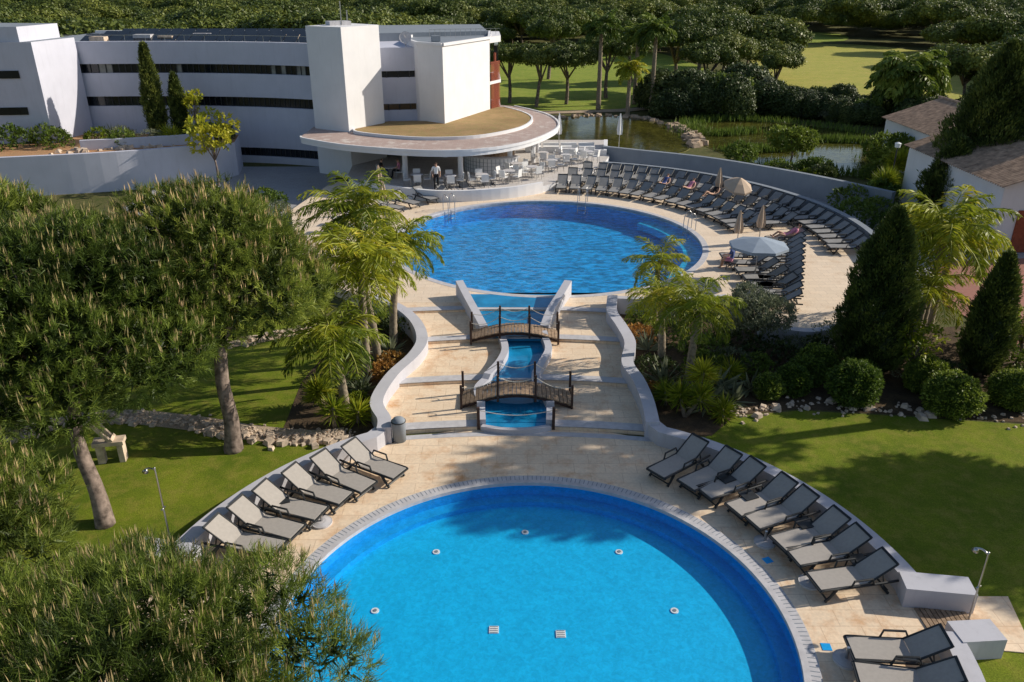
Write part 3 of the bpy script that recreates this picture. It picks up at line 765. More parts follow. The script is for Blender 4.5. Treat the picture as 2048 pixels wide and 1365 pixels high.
# ============================================================ HOTEL
H=empty('hotel_building')
wing=[(-38,61.6),(-30,62.1),(-24,62.2),(-18,61.4),(-13.2,59.9)]
mb=MB()
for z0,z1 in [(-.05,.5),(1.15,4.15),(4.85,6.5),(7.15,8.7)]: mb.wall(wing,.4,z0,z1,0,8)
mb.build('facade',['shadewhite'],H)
mb=MB(); wb=[(x,y+.12) for x,y in spline(wing,14)]
for k,(z0,z1) in enumerate([(.5,1.15),(4.15,4.85),(6.5,7.15)]):
    for i in range(0,len(wb)-1):
        mb.wall(wb[i:i+2],.1,z0-.01,z1+.01,1 if random.random()<.22 and k==2 else 0,0)
        mb.box((wb[i][0],wb[i][1]-.06,(z0+z1)/2),(.06,.08,z1-z0),0,2)
mb.build('windows',['glass','glass2','frame'],H)
ws=spline(wing,8); roofp=ws+[(x*.98,y+15) for x,y in ws[::-1]]
mb=MB(); mb.prism(roofp,8.3,8.42); 
mb.wall([(x*.98,y+15) for x,y in ws],.3,0,8.6,1,0); mb.build('roof',['grey','white'],H)
mb=MB()
for r in range(3):
    for i in range(20):
        x=-32+i*1.02; mb.box((x,64.6+r*3.2,8.75),(.95,1.7,.05),0,0,rad(18))
mb.build('solar_panels',['glass'],H)
mb=MB()
for i in range(0,len(ws)-1,2):
    mb.tube([(ws[i][0],ws[i][1]+.3,8.4),(ws[i][0],ws[i][1]+.3,9.1)],.015,4)
for z in (9.1,): mb.tube([(x,y+.3,z) for x,y in ws],.015,4)
for i,(x,y,s,m) in enumerate([(-31,64,.5,0),(-28,65,.6,0),(-26.3,65,.5,0),(-24,66,.6,0),(-17,66,.5,0)]): mb.box((x,y,8.4+s/2),(s*2.2,s*1.5,s),0,1 if i%2 else 2)
mb.build('roof_plant_and_railings',['metal','lgrey','stone'],H)
mb=MB(); T=[(-11.25,56.3),(-9.2,59.2),(-11.6,61.4),(-13.95,57.9)]
mb.prism(T,-.05,9.97,0); mb.build('tower',['white'],H)
mb=MB(); mb.box((-11.9,58.9,10.1),(1.5,1.0,.26),.5); mb.tube([(-11.6,58.5,10),(-11.6,58.5,11.5)],.04,5,1); mb.tube([(-11.3,59.1,10),(-11.3,59.1,10.9)],.05,5,1)
mb.build('roof_vent',['lgrey','metal'],H)
mb=MB()
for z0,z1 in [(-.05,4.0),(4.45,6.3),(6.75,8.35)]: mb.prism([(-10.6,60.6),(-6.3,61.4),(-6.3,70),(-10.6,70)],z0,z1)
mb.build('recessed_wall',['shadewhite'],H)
mb=MB()
for z0,z1 in [(4.0,4.45),(6.3,6.75)]:
    mb.prism([(-10.5,60.8),(-6.5,61.55),(-6.5,69),(-10.5,69)],z0-.01,z1+.01,0)
    for i in range(5): mb.box((-9.9+i*.8,60.76+i*.15,(z0+z1)/2),(.06,.12,z1-z0),0,1)
mb.build('recessed_windows',['glass','frame'],H)
mb=MB(); Bk=[(-4.83,58.9),(-1.75,65.8),(-1.9,73),(-8,73),(-8,64),(-6.75,60.35)]
mb.prism(Bk,-.05,8.62,0,1); mb.wall(Bk+[Bk[0]],.25,8.61,8.8,0,0); mb.build('end_block',['white','grey'],H)
mb=MB()
mb.prism([(-1.74,65.9),(-.9,67.6),(-1.1,72.9),(-1.88,72.9)],8.3,8.75,0)
for z in(2.9,5.2,): mb.prism([(-1.74,65.9),(-.9,67.6),(-1.1,72.9),(-1.88,72.9)],z,z+.25,0)
for i in range(26):
    for z in (3.2,5.5): mb.box((-1.35,66.75,z+i*.08),(1.5 if i<18 or z<5 else .2,.12,.04),rad(63.7),1)
mb.box((-1.3,70,5.5),(.3,5,5),0,2)
mb.build('louvred_balconies',['white','redwood','glass'],H)
mb=MB(); mb.prism([(-13,66),(-2,70),(-3,80),(-14,78)],8.2,8.95,0,1)
for i in range(14): mb.tube([(-6.5+.4*i,67.5+.1*i,8.6),(-6.5+.4*i,67.5+.1*i,9.2)],.02,4,2)
mb.tube([(-6.5,67.5,9.2),(-1,68.8,9.2)],.02,4,2)
mb.box((-5.6,62.6,8.85),(.6,.5,.4),.3,1); mb.build('rear_volume',['grey','grey','metal'],H)
mb=MB(); n=14; vs=[(0,0,-.12)]+[(.45*math.cos(6.283*j/n),.45*math.sin(6.283*j/n),0) for j in range(n)]
R_=Matrix.Rotation(rad(65),3,'X'); vs=[R_@Vector(v)+Vector((-7.7,61.6,9.0)) for v in vs]
mb.add(vs,[(0,1+j,1+(j+1)%n) for j in range(n)]); mb.tube([(-7.7,61.7,8.3),(-7.7,61.7,9)],.04,5); mb.tube([(-7.7,61.6,9.0),(-7.7,61.1,9.2)],.015,5)
mb.build('satellite_dish',['lgrey'],H)
mb=MB(); LT=[(-32.2,57),(-31.6,61.6),(-46,63),(-46,55.5)]
mb.prism(LT,-.05,9.0,0,1)
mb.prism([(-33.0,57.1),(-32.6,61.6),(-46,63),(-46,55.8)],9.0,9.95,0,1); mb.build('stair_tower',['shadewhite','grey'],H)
mb=MB()
for z in(4.3,6.7): mb.wall([(-46,55.43),(-33.4,56.83)],.06,z,z+.5,0,0)
mb.build('tower_windows',['glass'],H)
can=spline([(-14.2,54.6),(-13.6,53.7),(-10.3,51.4),(-5.4,49.8),(-2.0,50.2),(.84,52.6),(2.9,56.9),(3.4,60.4),(2.6,64.5),(.2,68.5)],6)+[(-1.5,69.5),(-10,66),(-14.2,58.3)]
mb=MB(); mb.prism(can,2.85,3.2,0,1)
mb.wall(can[:-3],.12,3.1,3.27,0,0)
inn=spline([(-11,56.9),(-10.6,55.6),(-8.5,54.3),(-5.7,53.4),(-2.6,53.9),(-.3,56),(1.0,58.4),(1.5,61.6),(.8,64.5),(-.6,67)],6)+[(-3,67),(-6,60),(-9,60)]
mb.prism(inn,3.19,3.36,2); mb.wall(inn[:-3],.14,3.15,3.4,0,0)
mb.build('entrance_canopy',['white','pinkpave','dry'],H)
mb=MB()
for x,y,r in [(-6.9,51.7,.17),(-3.3,51.3,.17),(-.14,54.0,.17),(1.5,57.4,.17),(1.9,61,.17)]: mb.cyl((x,y,TZ-.01),r,2.0,20)
mb.build('columns',['white'],H,False)
mb=MB(); mb.wall([(-14,58.6),(-9.5,60.3),(-4.8,60),(-1,66)],.2,TZ,2.85,0,0); mb.box((-12.6,58.0,1.9),(1.0,.1,2.0),rad(-25),1)
for i in range(7): mb.box((-8+i*.9,59.3,1.9),(.08,.1,1.95),0,2)
mb.build('bar_back_wall',['darkwood','bluecloth','lgrey'],H)
mb=MB(); mb.ring((-1.2,55.6),1.9,2.1,TZ,TZ+1.05,0,24,180,320); mb.ring((-1.2,55.6),1.75,2.3,TZ+1.05,TZ+1.11,1,24,180,320)
for i in range(19):
    a=rad(182+i*7.6); mb.box((-1.2+2.105*math.cos(a),55.6+2.105*math.sin(a),TZ+.5),(.02,.03,1.0),a,2)
for z in (.25,.5,.75): mb.ring((-1.2,55.6),2.1,2.108,TZ+z,TZ+z+.02,2,24,180,320)
mb.ring((-1.2,57.2),1.2,1.6,TZ,TZ+1.8,3,12,150,330)
mb.build('bar_counter',['white','lgrey','grey','wood'],H)
PL=spline([(-38,49.8),(-31.6,51.3),(-26,52.9),(-20.6,55.5)],6)
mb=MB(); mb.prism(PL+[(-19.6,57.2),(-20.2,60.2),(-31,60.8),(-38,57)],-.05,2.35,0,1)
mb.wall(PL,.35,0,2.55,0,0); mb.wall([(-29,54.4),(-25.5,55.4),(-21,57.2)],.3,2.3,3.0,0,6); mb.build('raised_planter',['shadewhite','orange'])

# ============================================================ right houses
def house(x0,y0,x1,y1,zt,name='white_house'):
    E=empty(name)
    mb=MB(); mb.prism([(x0,y0),(x1,y0),(x1,y1),(x0,y1)],-.05,zt); mb.build('walls',['white'],E)
    mb=MB(); ov=.35; mx=(x0+x1)/2; rz=zt+ (x1-x0)*.5*.36
    n=int((y1-y0+2*ov)/.22)
    for s,(xa,xb) in enumerate(((x0-ov,mx),(x1+ov,mx))):
        for i in range(n):
            y=y0-ov+i*.22
            vs=[]
            for k in range(5):
                a=math.pi*k/4; vs.append((xa,y+.11-.11*math.cos(a),zt-.02+.07*math.sin(a)))
            for k in range(5):
                a=math.pi*k/4; vs.append((xb,y+.11-.11*math.cos(a),rz+.07*math.sin(a)))
            mb.add(vs,[(k,k+1,k+6,k+5) for k in range(4)])
    mb.tube([(mx,y0-ov,rz+.06),(mx,y1+ov,rz+.06)],.12,8)
    mb.build('tiled_roof',['tile'],E)
    mb=MB(); mb.add([(x0-.1,y0-.002,zt-.05),(x1+.1,y0-.002,zt-.05),(mx,y0-.002,rz-.1)],[(0,1,2)]); mb.build('gable',['white'],E)
    mb=MB()
    for t in(.25,.6): 
        yy=y0+(y1-y0)*t; mb.box((x0-.01,yy,1.7),(.06,.9,1.1),0,0); mb.box((x0-.03,yy,1.7),(.06,.05,1.1),0,1); mb.box((x0-.05,yy,1.1),(.14,1.1,.08),0,2)
    xx=x0+1.5; mb.box((xx,y0-.02,1.15),(1.0,.08,2.2),0,1); mb.box((xx+2,y0-.02,1.5),(.9,.06,1.0),0,0)
    mb.build('windows_and_door',['glass','redwood','lgrey'],E)
house(24.6,39.5,33,50,3.5); house(28.3,51.5,36,62,3.3)

# ============================================================ objects
def shower(x,y,z,rz,h=2.25):
    mb=MB(); mb.cyl((0,0,0),.09,.03,14); mb.tube(spline3([(0,0,0),(0,0,h-.15),(.03,0,h-.03),(.15,0,h),(.26,0,h-.05)],5),.022,8)
    mb.tube([(.24,0,h-.04),(.27,0,h-.12)],[.03,.08],12); mb.tube([(0,-.08,1.1),(0,.08,1.1)],.02,8)
    mb.build('outdoor_shower',['metal'],None,True,(x,y,z),rz)
shower(-8.55,16.15,.03,rad(170)); shower(9.95,13.35,.05,rad(120),2.0)
mb=MB(); mb.tube([(0,0,0),(0,0,.62),(0,0,.68),(0,0,.76),(0,0,.8)],[.2,.21,.215,.16,.08],22); mb.tube([(0,0,.66),(0,0,.69)],.225,22,1); mb.build('litter_bin',['grey','frame'],None,True,(-3.45,21.1,.04))
mb=MB(); mb.box((-.28,0,.3),(.2,.25,.6),.05); mb.box((.3,0,.3),(.16,.28,.6),-.05); mb.box((0,0,.66),(.85,.4,.12),0)
mb.box((-.14,.14,1.05),(.09,.09,.85),0,0,0,rad(-34)); mb.box((-.14,-.14,1.05),(.09,.09,.85),0,0,0,rad(-34)); mb.box((-.38,0,1.38),(.1,.38,.1),0,0,0,rad(-34)); mb.box((.1,0,.76),(.1,.38,.1),0,0,0,rad(-34))
mb.build('stone_sculpture',['stone'],None,False,(-11.75,20.0,.01),.2)

# ---- people
def person(name,J,R,loc,rz,cloth):
    B=[('pel','spi'),('spi','che'),('che','nec'),('nec','hea'),('hea','top')]
    for s in 'lr': B+=[('che','sh'+s),('sh'+s,'el'+s),('el'+s,'wr'+s),('wr'+s,'ha'+s),('pel','hi'+s),('hi'+s,'kn'+s),('kn'+s,'an'+s),('an'+s,'to'+s)]
    keys=list(J); me=bpy.data.meshes.new(name); me.from_pydata([J[k] for k in keys],[(keys.index(a),keys.index(b)) for a,b in B],[])
    o=bpy.data.objects.new(name+'_tmp',me); sc.collection.objects.link(o)
    sk=o.modifiers.new('s','SKIN'); sd=o.modifiers.new('d','SUBSURF'); sd.levels=2
    for i,k in enumerate(keys):
        q=R.get(k,R.get(k[:2],.05)); me.skin_vertices[0].data[i].radius=q if isinstance(q,tuple) else (q,q)
        me.skin_vertices[0].data[i].use_root=(k=='pel')
    dg=bpy.context.evaluated_depsgraph_get(); ev=o.evaluated_get(dg); m2=bpy.data.meshes.new_from_object(ev)
    bpy.data.objects.remove(o)
    m2.materials.clear()
    for m in ('skin',cloth[0],cloth[1],'hair'): m2.materials.append(M[m])
    segs=[(a,b,Vector(J[a]),Vector(J[b])) for a,b in B]
    for p in m2.polygons:
        c=p.center; best=None
        for a,b,u,v in segs:
            w=v-u; t=max(0,min(1,(c-u).dot(w)/w.length_squared)); d=(c-u-w*t).length
            if best is None or d<best[0]: best=(d,a,b,t)
        d,a,b,t=best
        mi=0
        if b in('spi','che') or (a=='che' and b[:2]=='sh') or (a[:2]=='sh' and t<cloth[2]) or (a=='che' and t<.5): mi=1
        if a=='pel' and b[:2]=='hi' or (a=='pel' and t<.4) or (a[:2]=='hi' and t<cloth[3]) or (a[:2]=='kn' and cloth[4]): mi=2
        if a[:2]=='an' and cloth[4]: mi=2
        if b=='top': mi=3
        p.material_index=mi; p.use_smooth=True
    E=empty(name,loc); E.rotation_euler=(0,0,rz)
    place('body',m2,None,0,E)
    mb=MB()
    he=Vector(J['hea']); tp=Vector(J['top']); upv=(tp-he).normalized()
    fwv=Vector(FW[name]); fwv=(fwv-upv*fwv.dot(upv)).normalized(); rt=fwv.cross(upv)
    mid=he.lerp(tp,.45)
    for s in(-1,1):
        mb.tube([tuple(mid+rt*s*.03+fwv*.085),tuple(mid+rt*s*.03+fwv*.098)],[.010,.008],8,1)
        mb.tube([tuple(mid+rt*s*.082-upv*.02),tuple(mid+rt*s*.098-upv*.02)],[.03,.02],8,0)
    mb.tube([tuple(mid+fwv*.085-upv*.005),tuple(mid+fwv*.12-upv*.035)],[.008,.016],8,0)
    mb.tube([tuple(mid+rt*.022+fwv*.088-upv*.07),tuple(mid-rt*.022+fwv*.088-upv*.07)],.006,6,2)
    for s in'lr':
        w=Vector(J['wr'+s]); h=Vector(J['ha'+s]); d=(h-w).normalized(); sd=d.cross(fwv); sd=sd.normalized() if sd.length>.01 else rt
        for k,l in enumerate((.06,.075,.08,.072)):
            b0=h+sd*(k-1.5)*.018
            mb.tube([tuple(b0),tuple(b0+d*l*.55),tuple(b0+d*l*.95+fwv*.02)],[.009,.008,.006],6,0)
        b0=w.lerp(h,.4)+sd*-.03; mb.tube([tuple(b0),tuple(b0+d*.035-sd*.03),tuple(b0+d*.065-sd*.035)],[.011,.009,.007],6,0)
    mb.build('face_and_fingers',['skin','black','pink'],E,True)
    return E
RR={'pel':(.15,.11),'spi':(.14,.1),'che':(.15,.11),'nec':.055,'hea':.085,'top':.07,'sh':.06,'el':.042,'wr':.03,'ha':(.035,.02),'hi':.095,'kn':.06,'an':.042,'to':.035}
ST={'pel':(0,0,.93),'spi':(0,0,1.13),'che':(0,.01,1.36),'nec':(0,.01,1.5),'hea':(0,.03,1.6),'top':(0,.03,1.71)}
for s,k in(('l',-1),('r',1)):
    ST.update({'sh'+s:(.19*k,0,1.42),'el'+s:(.25*k,-.02,1.15),'wr'+s:(.24*k,.12,.95),'ha'+s:(.22*k,.18,.88),'hi'+s:(.1*k,0,.86),'kn'+s:(.11*k,.03+.05*k,.48),'an'+s:(.11*k,.06*k,.08),'to'+s:(.13*k,.15+.06*k,.035)})
LY={'pel':(.1,0,.47),'spi':(.27,0,.58),'che':(.46,0,.74),'nec':(.58,0,.84),'hea':(.66,0,.93),'top':(.74,0,1.01)}
for s,k in(('l',-1),('r',1)):
    LY.update({'sh'+s:(.5,.19*k,.77),'el'+s:(.25,.28*k,.58),'wr'+s:(.05,.24*k,.52),'ha'+s:(-.03,.22*k,.50),'hi'+s:(.02,.1*k,.46),'kn'+s:(-.38,.12*k,.62+.04*k),'an'+s:(-.72,.11*k,.42),'to'+s:(-.82,.12*k,.52)})
SI={'pel':(0,0,.5),'spi':(0,.02,.7),'che':(0,.05,.92),'nec':(0,.07,1.06),'hea':(0,.1,1.15),'top':(0,.11,1.26)}
for s,k in(('l',-1),('r',1)):
    SI.update({'sh'+s:(.19*k,.04,.98),'el'+s:(.26*k,.12,.74),'wr'+s:(.14*k,.34,.66),'ha'+s:(.1*k,.41,.66),'hi'+s:(.1*k,.05,.48),'kn'+s:(.13*k,.45,.5),'an'+s:(.13*k,.48,.1),'to'+s:(.14*k,.62,.04)})
FW={'waiter':(0,1,0),'sunbather':(-1,0,1),'seated_guest':(0,1,0)}
person('waiter',ST,RR,(-4.7,49.3,TZ),rad(190),('shirt','black',1.1,1.1,True))
for a,cl in [(38,('black','black',0,.25,False)),(44,('pink','pink',0,.2,False)),(52,('bluecloth','bluecloth',0,.4,False))]:
    k=round((a-10)/3.9); a=10+3.9*k
    person('sunbather',LY,RR,(UC[0]+13*math.cos(rad(a)),UC[1]+13*math.sin(rad(a)),UZ),rad(a*.9+8),cl)
person('sunbather',LY,RR,(14.0,39.4,UZ),rad(6),('pink','pink',.6,.4,False))
person('seated_guest',SI,RR,(10.3,35.6,UZ-.05),rad(60),('bluecloth','pink',.6,.6,False))
mb=MB(); mb.box((0,0,.36),(.5,.45,.05)); 
for sx in(-1,1):
    for sy in(-1,1): mb.tube([(sx*.2,sy*.18,.35),(sx*.22,sy*.2,.0)],.02,6)
mb.build('stool',['frame'],None,False,(10.3,35.6,UZ),rad(60))
for x,rz_,c in [(-8.62,-90,('black','bluecloth',.6,1.1,True)),(-7.38,90,('pink','black',.6,1.1,True))]:
    person('seated_guest',SI,RR,(x,52.4,TZ+.03),rad(rz_),c)
    place('terrace_chair',CH,(x,52.4,TZ),rad(rz_+90))

# ============================================================ VEGETATION
near_pine(-8.4,20.6,3.3,4.9,3.0,11,dens=17,K=24,W=.021,L=.2,nl=44,lean=(-.2,1.0),tr=.25,candle=.45,cw=.032)
near_pine(-10.6,17.0,3.5,5.0,2.9,12,dens=17,K=24,W=.021,L=.2,nl=46,lean=(-.7,1.2),tr=.22,candle=.45,cw=.030)
near_pine(-15.5,21.5,3.8,4.8,3.0,13,dens=12,K=20,W=.028,L=.24,tr=.26,candle=.4,cw=.032)
near_pine(-5.5,7.3,3.4,3.0,2.6,14,dens=24,K=34,W=.012,L=.17,nl=50,tr=.22,candle=.5,cw=.018)
near_pine(-11.0,11.5,2.7,3.2,2.3,15,dens=20,K=28,W=.015,L=.19,nl=32,tr=.22,candle=.45,cw=.022)
# shade trees beyond the right edge of the garden
near_pine(20.2,24.0,3.0,5.0,7.0,16,dens=7,K=16,W=.05,L=.28,nl=24,tr=.3,candle=0)
near_pine(21.5,20.0,2.8,4.5,3.6,18,dens=7,K=16,W=.05,L=.28,nl=24,tr=.3,candle=0)
near_pine(25.5,20.0,3.0,4,5.5,17,dens=7,K=16,W=.05,L=.28,nl=22,tr=.3,candle=0)

palm(-5.45,22.9,0,2.6,2.0,24,1,(-.2,0)); palm(-5.1,25.2,0,4.3,2.2,26,2,(.1,-.1)); palm(-5.6,28.6,0,5.0,2.3,26,3,(-.1,0))
palm(-4.6,28.3,0,3.9,2.0,22,4,(.5,0)); palm(-5.0,26.8,0,3.3,1.9,20,41,(-.4,0))
palm(5.9,30.6,0,2.4,1.6,18,5,(0,0)); palm(6.1,24.6,0,2.9,1.7,22,6,(.1,0)); palm(5.4,26.0,0,2.6,1.6,20,7,(-.2,0))
palm(15.9,28.5,0,4.3,2.6,26,8,(.1,0)); palm(16.8,29.6,0,3.6,2.3,22,9,(.3,0)); palm(15.0,27.2,0,2.6,1.9,20,19,(.1,0))
palm(9.2,88,0,8.2,2.6,26,10,(0,0),tr=.22,lw=.12,mat=FM); palm(14.5,86,0,8.0,2.6,26,12,(0,0),tr=.22,lw=.12,mat=FM); palm(13.6,92,0,7,2.6,24,13,(0,0),tr=.22,lw=.12,mat=FM)
palm(37,78,0,4.5,4.2,44,14,(0,0),tr=.3,lw=.12,mat=FM,drop=110); palm(11.8,84,0,4.5,2.0,22,15,tr=.2,lw=.1)
for x,y,h,hd in [(-5.6,21.9,.7,1),(-4.9,22.2,.4,1),(-6.3,23.4,.9,2),(5.6,22.6,1.0,2),(5.9,23.4,1.3,2),(6.8,22.5,.4,1),(5.1,23.4,.5,1),(7.6,24.9,.6,1)]: yucca(x,y,0,h,.6,90,hd)
yucca(26.5,55,0,1.6,1.0,120,3); yucca(23.4,50.5,0,1.3,1.0,120,3)
for x,y,L in [(-5.2,24.2,.8),(-4.6,27.4,.8),(5.3,24.9,1.),(6.9,24.3,1.1),(7.4,23.6,.9),(6.4,23.2,1.0),(8.2,24.4,.8),(5.2,27.6,.8),(-5.9,27.2,.7)]: agave(x,y,.02,L)
cypress(12.75,25.8,0,6.0,1.1,3); cypress(16.7,25.6,0,4.5,.68,5); cypress(27.8,47.0,0,9.6,2.4,6,70,'cedar_tree',1.7); cypress(31.5,45.5,0,9,2.6,9,70,'cedar_tree',1.7); cypress(25.4,45.8,0,4.6,1.5,7,90,'cedar_tree',1.5)
cypress(-25.6,59,2.35,6.4,.6,4,130,ls=1.3); cypress(-24.0,59.3,2.35,4.4,.5,8,130,ls=1.3)
BM=ball_mesh(.78); BM2=ball_mesh(.55,500)
for x,y,s in [(11.4,23.6,1.05),(14.3,22.9,1.1),(14.2,24.4,.9),(16.6,23.4,.95),(19,23.6,1.),(20.5,25,1)]: place('boxwood_ball',BM,(x,y,0),x,None,(s,s*1.05,s*random.uniform(.88,1.0)))
for x,y,s in [(10.3,25.0,1),(9.6,24.3,1.0),(10.9,25.7,1.1),(12.2,24.9,1),(8.7,24.0,.9)]: place('boxwood_ball',BM2,(x,y,0),x,None,(s,s*1.1,s*random.uniform(.85,1.)))
SH=[shrub_mesh(.8,.9,FM,1),shrub_mesh(.8,.8,FD,2),shrub_mesh(.7,.7,FR,3,t0=.5),shrub_mesh(.8,.9,FO,4,L=.12,W=.04),shrub_mesh(.7,.6,FY,5,t0=.2)]
def sh(k,x,y,s=1,z=0,name='garden_shrub'): place(name,SH[k],(x,y,z),random.random()*6,None,s)
for k,x,y,s in [(2,-4.5,25.3,.8),(2,-4.4,26.3,.7),(1,-5.6,24.2,.8),(0,-6.3,25.2,.7),(1,-6.0,26.3,.9),(1,-4.6,29.3,.9),(0,-5.6,30,.9),(3,-6.6,30.6,.8),(1,-6.5,28.2,.8),(4,-5.2,23.6,.5),
   (2,4.9,24.2,.5),(1,5.2,25.4,.9),(0,6.9,25.6,.9),(2,5.0,28.6,.8),(0,5.2,30.0,.8),(1,6.2,28.2,1.0),(0,7.4,27,1.),(3,8.0,26.2,.9),(1,7.0,29.8,.8),(4,8.6,29.4,.7),(0,8.6,25.4,.9),(1,9.4,26.6,1.1),(3,10.5,27.0,.9),(1,11.6,26.8,1.),(3,12.3,27.8,1.1),(0,14.4,26.7,1.),(3,13.9,25.6,.9),(4,14.8,27.6,.9),(0,18.4,25.2,1.1),(2,18.8,24.4,.8),(1,15.2,25.2,.8),(0,17.8,27.3,1.2),(3,14.6,28.4,1.2),(1,8.4,28,.9)]: sh(k,x,y,s)
def small_tree(name,x,y,z,h,R,mat,seed,dens=26,K=6,L=.12,W=.035,t0=.6):
    E=empty(name,(x,y,z)); rg=random.Random(seed); mb=MB()
    lob=[((R*.7*math.cos(i*2.4)*math.sqrt((i+.5)/10),R*.7*math.sin(i*2.4)*math.sqrt((i+.5)/10),h*rg.uniform(.55,.85)),(R*.38,R*.38,R*.33)) for i in range(10)]
    trunk(mb,[(0,0,-.05),(.08,0,h*.2),(0,.05,h*.35)],[.09,.07,.06],0,7)
    for c,r in lob: mb.tube([(0,.05,h*.33),(c[0]*.5,c[1]*.5,h*.5),c],[.045,.03,.01],5)
    mb.build('trunk',['bark'],E,True)
    P,Nn,I=crown_pts(lob,dens,-1,.6); g,_=tufts(P,Nn,I,K,L,W,1.,.2,.2,False,.4,t0)
    place('crown',leafmesh('tree_leaves',[g],mat),None,0,E)
small_tree('olive_tree',9.1,27.4,0,2.6,1.35,FO,1,60,8,.13,.04)
small_tree('citrus_tree',13.9,24.9,0,2.4,.8,FY,2,26,5,.16,.06); small_tree('citrus_tree',18.6,26.5,0,2.4,.9,FY,3,26,5,.16,.06)
small_tree('yellow_leaf_tree',-20.0,54.0,0,5.2,1.6,FY,4,6,6,.3,.15,.8); small_tree('yellow_leaf_tree',-22.8,59,2.3,3.6,.6,FY,5,18,6,.25,.1,.7)
small_tree('round_tree',21.5,62,0,2.6,1.8,FM,7,22,6,.25,.12,.6); small_tree('round_tree',17,59.5,0,1.6,1.1,FM,8,22,6,.22,.1)
small_tree('round_tree',27,57,0,2.6,1.8,FM,9,22,6,.25,.12,.6)
for k,x,y,s in [(0,-31,55.5,1.3),(4,-29,57,1.4),(3,-27.3,57.4,1.2),(0,-27,55.9,1.2),(0,-32.5,56.5,1.4),(3,-25,57,1.1),(4,-22,58.6,1.5),(1,-20.8,58.6,1.2),(4,-21.6,57.8,1.2),(0,-34,55,1.6)]: sh(k,x,y,s,2.33)
yucca(-23.6,56.6,2.35,.8,.8,80,2); yucca(-28.2,57.4,2.35,.5,.9,80,1,mat=FO)
stones('planter_rocks',spline([(-30,53.5),(-27,54.7),(-24,56)],8),40,.5,.2,.5,2.35)
for k,x,y,s in [(0,-14.5,48,1.2),(4,-15.6,50,1.1),(3,-13.6,45.5,1.2),(0,-16.5,46,1.4),(2,-14.8,43.5,1.),(3,-12.6,41.5,1.)]: sh(k,x,y,s)

# ---- pond, banks, reeds
pond=spline([(2.6,70.5),(4,66.8),(8,64),(14,65.5),(15.8,74),(13.5,82),(8.5,84),(4,82),(2.3,76),(2.6,70.5)],6)[:-1]
mb=MB(); mb.prism(pond,-.3,.03); mb.build('pond_bed',['pondbed'])
mb=MB(); mb.add([(x,y,.06) for x,y in pond],[tuple(range(len(pond)))]); mb.build('pond_water',['pond'])
p2=spline([(16.2,68),(18,62),(22,58),(28,55.5),(33,57),(35,65),(31,75),(24,80.5),(18,80),(16.4,74),(16.2,68)],6)[:-1]
mb=MB(); mb.prism(p2,-.3,.03); mb.build('pond_bed',['pondbed'])
mb=MB(); mb.add([(x,y,.06) for x,y in p2],[tuple(range(len(p2)))]); mb.build('pond_water',['pond'])
stones('pond_rocks',pond[22:50],110,.3,.2,.6,.0,'rock'); stones('pond_rocks',spline([(15.6,68),(16.1,73),(15.6,77)],8),60,.3,.4,.8,.05,'rock')
def reeds(name,centers,n,L,sp,mat=FM):
    c=np.array(centers)[RNG.integers(0,len(centers),n)]
    b=np.stack([c[:,0]+RNG.normal(size=n)*sp,c[:,1]+RNG.normal(size=n)*sp*.4,np.zeros(n)],1)
    d=np.tile([0,0,1.],(n,1))+RNG.normal(size=(n,3))*.22
    place(name,leafmesh(name,[leafgeo(b,d,L*(.6+.6*RNG.random(n)),.09,np.clip(.7+RNG.normal(size=n)*.2,0,1))],mat))
reeds('reeds',[(x,y) for x,y in p2 if y>72 or y<60]+[(18.5,66),(20,65.6),(22,65.8),(26,70),(28,70),(30,69.5),(29,62),(31,62),(19,73),(21,74)]*4,5200,.7,.9)

# ---- distant ground and fairways
sheet('fairway',[(-4,84),(6,86),(16,92),(24,104),(30,130),(20,175),(-20,175),(-12,100)],.05,'fair',1)
sheet('fairway',[(31,94),(46,90),(60,100),(78,140),(72,178),(48,172),(38,130)],.05,'fair2',1)
sheet('fairway',[(40,185),(70,185),(80,215),(50,220)],.05,'fair',1)
sheet('dirt_path',[(-2,80.5),(4,85.2),(12,86.6),(20,91),(20,92.5),(11,88.2),(3,87),(-3,83)],.07,'gravel')
U=[far_pine_mesh(s,R=3.3+.3*(s%3),H=3.2,z0=3.5,dens=20,K=7,L=.26,W=.15) for s in(21,22,23,24)]
def upine(k,x,y,s):
    E=empty('umbrella_pine_tree',(x,y,0)); a=random.random()*6
    place('crown',U[k][0],None,a,E,s); place('trunk',U[k][1],None,a,E,s)
for i,(x,y,s) in enumerate([(-.3,93,.95),(2.6,90,.95),(6,92,.95),(11,97,1.05),(5.0,116,1.2),(16,112,1.2),(20,102,1.2),(25,112,1.3),(-5,100,1.1),(29,116,1.2),(25,98,1.05),(29,92,.85),(22,94,.95),(66,96,1.),(60,88,1.1),(33,128,1.2),(50,88,.7)]): upine(i%4,x,y,s)
F=empty('pine_forest')
FMs=[far_pine_mesh(s,R=5.2,H=4.4,z0=3.4,dens=9,K=7,L=.40,W=.22,nl=30,flat=.62) for s in(31,32,33,34,35,36)]
def infair(x,y):
    return (-14<x<30 and 84<y<150) or (34+.2*(y-95)*.5<x<58+.3*(y-95) and 90<y<176) or (42<x<76 and 183<y<218)
y=90.
while y<290:
    hw=y*.72+25; x=-hw+random.uniform(0,7)
    while x<hw:
        px=x+random.uniform(-3,3); py=y+random.uniform(-3.5,3.5)
        if not infair(px,py) and not (px>0 and py<102 and px<36) and random.random()>.08:
            k=random.randrange(6); s=random.choice([random.uniform(.6,.85),random.uniform(.85,1.2)]); a=random.random()*6
            place('crown',FMs[k][0],(px,py,random.uniform(-.8,.1)),a,F,(s*1.08,s*1.08,s)) 
            if py<170: place('trunk',FMs[k][1],(px,py,0),a,F,s)
        x+=random.uniform(6,9.5)
    y+=7.0
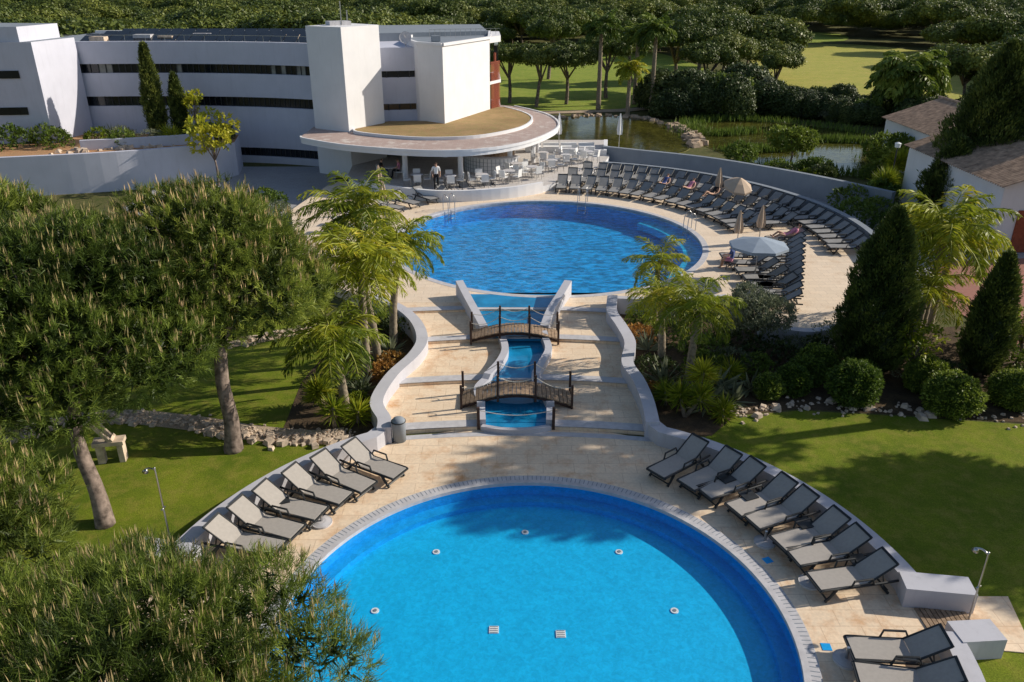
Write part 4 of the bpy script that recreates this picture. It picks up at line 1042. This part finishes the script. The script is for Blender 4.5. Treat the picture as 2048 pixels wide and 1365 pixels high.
BG=[shrub_mesh(2.6,3.6,FD,51,dens=22,K=6,L=.26,W=.15,n=16,squash=1.,sh=True),shrub_mesh(2.4,3.0,FM,52,dens=22,K=6,L=.26,W=.15,n=14,squash=1.,sh=True,t0=.35),shrub_mesh(2.5,3.2,FO,53,dens=22,K=6,L=.24,W=.12,n=14,squash=1.,sh=True,t0=.3)]
SB=empty('shrub_belt')
for i in range(100):
    t=random.random(); x=16+t*30; yv=85+random.uniform(-2,8)-max(0,x-28)*.75
    s=random.uniform(.75,1.2)*(1 if x<27 else .66)
    place('shrub',BG[0 if random.random()<.6 else random.choice([1,2])],(x,yv,-.2),random.random()*6,SB,(s,s,s*random.uniform(.8,1.25)))
for x,yv,s in [(38,62,1.),(39,70,1.1),(38,57,.9),(41,66,1.1),(37,75,.9),(42,60,1.4),(40,54,1.2),(44,68,1.3),(44,74,1.2),(46,78,1.2),(50,80,1.3),(48,72,1.4)]: place('shrub',BG[random.choice([0,0,1])],(x,yv,-.2),x,SB,s)
for i in range(24):
    place('pond_shrub',SH[random.choice([0,1,4])],(random.uniform(16,31),random.uniform(56,58.5) if i%2 else random.uniform(82.5,84),0),i,None,random.uniform(.7,1.2))
for i in range(14): place('garden_shrub',SH[random.choice([0,1,3])],(random.uniform(19,24),random.uniform(40,50),0),i,None,random.uniform(.8,1.5))
mb=MB(); mb.cyl((0,0,0),.05,3.0,8); mb.tube([(0,0,3),(0,0,3.25),(0,0,3.32)],[.16,.2,.05],12,1); mb.build('street_lamp',['frame','lamp'],None,False,(24.8,52,0))

# ============================================================ light, world, camera
EL=28.5; AZ=77
w=bpy.data.worlds.new('World'); sc.world=w; w.use_nodes=True; nt=w.node_tree; nt.nodes.clear()
sky=nt.nodes.new('ShaderNodeTexSky'); sky.sky_type='NISHITA'; sky.sun_disc=False; sky.sun_elevation=rad(EL); sky.sun_rotation=rad(AZ)
bg=nt.nodes.new('ShaderNodeBackground'); bg.inputs['Strength'].default_value=.105
wo=nt.nodes.new('ShaderNodeOutputWorld'); nt.links.new(sky.outputs[0],bg.inputs[0]); nt.links.new(bg.outputs[0],wo.inputs[0])
sl=bpy.data.lights.new('sun','SUN'); sl.energy=5; sl.angle=rad(.5); sl.color=(1,.91,.77)
so=bpy.data.objects.new('sun',sl); sc.collection.objects.link(so)
d=Vector((math.sin(rad(AZ))*math.cos(rad(EL)),math.cos(rad(AZ))*math.cos(rad(EL)),math.sin(rad(EL))))
so.rotation_euler=d.to_track_quat('Z','Y').to_euler()
cd=bpy.data.cameras.new('camera'); cd.lens=28.125; cd.sensor_width=36; cd.clip_end=3000
co=bpy.data.objects.new('camera',cd); sc.collection.objects.link(co); co.location=(0,0,13); co.rotation_euler=(rad(90-24.5),0,0)
sc.camera=co
sc.view_settings.view_transform='Standard'; sc.view_settings.look='None'; sc.view_settings.exposure=0
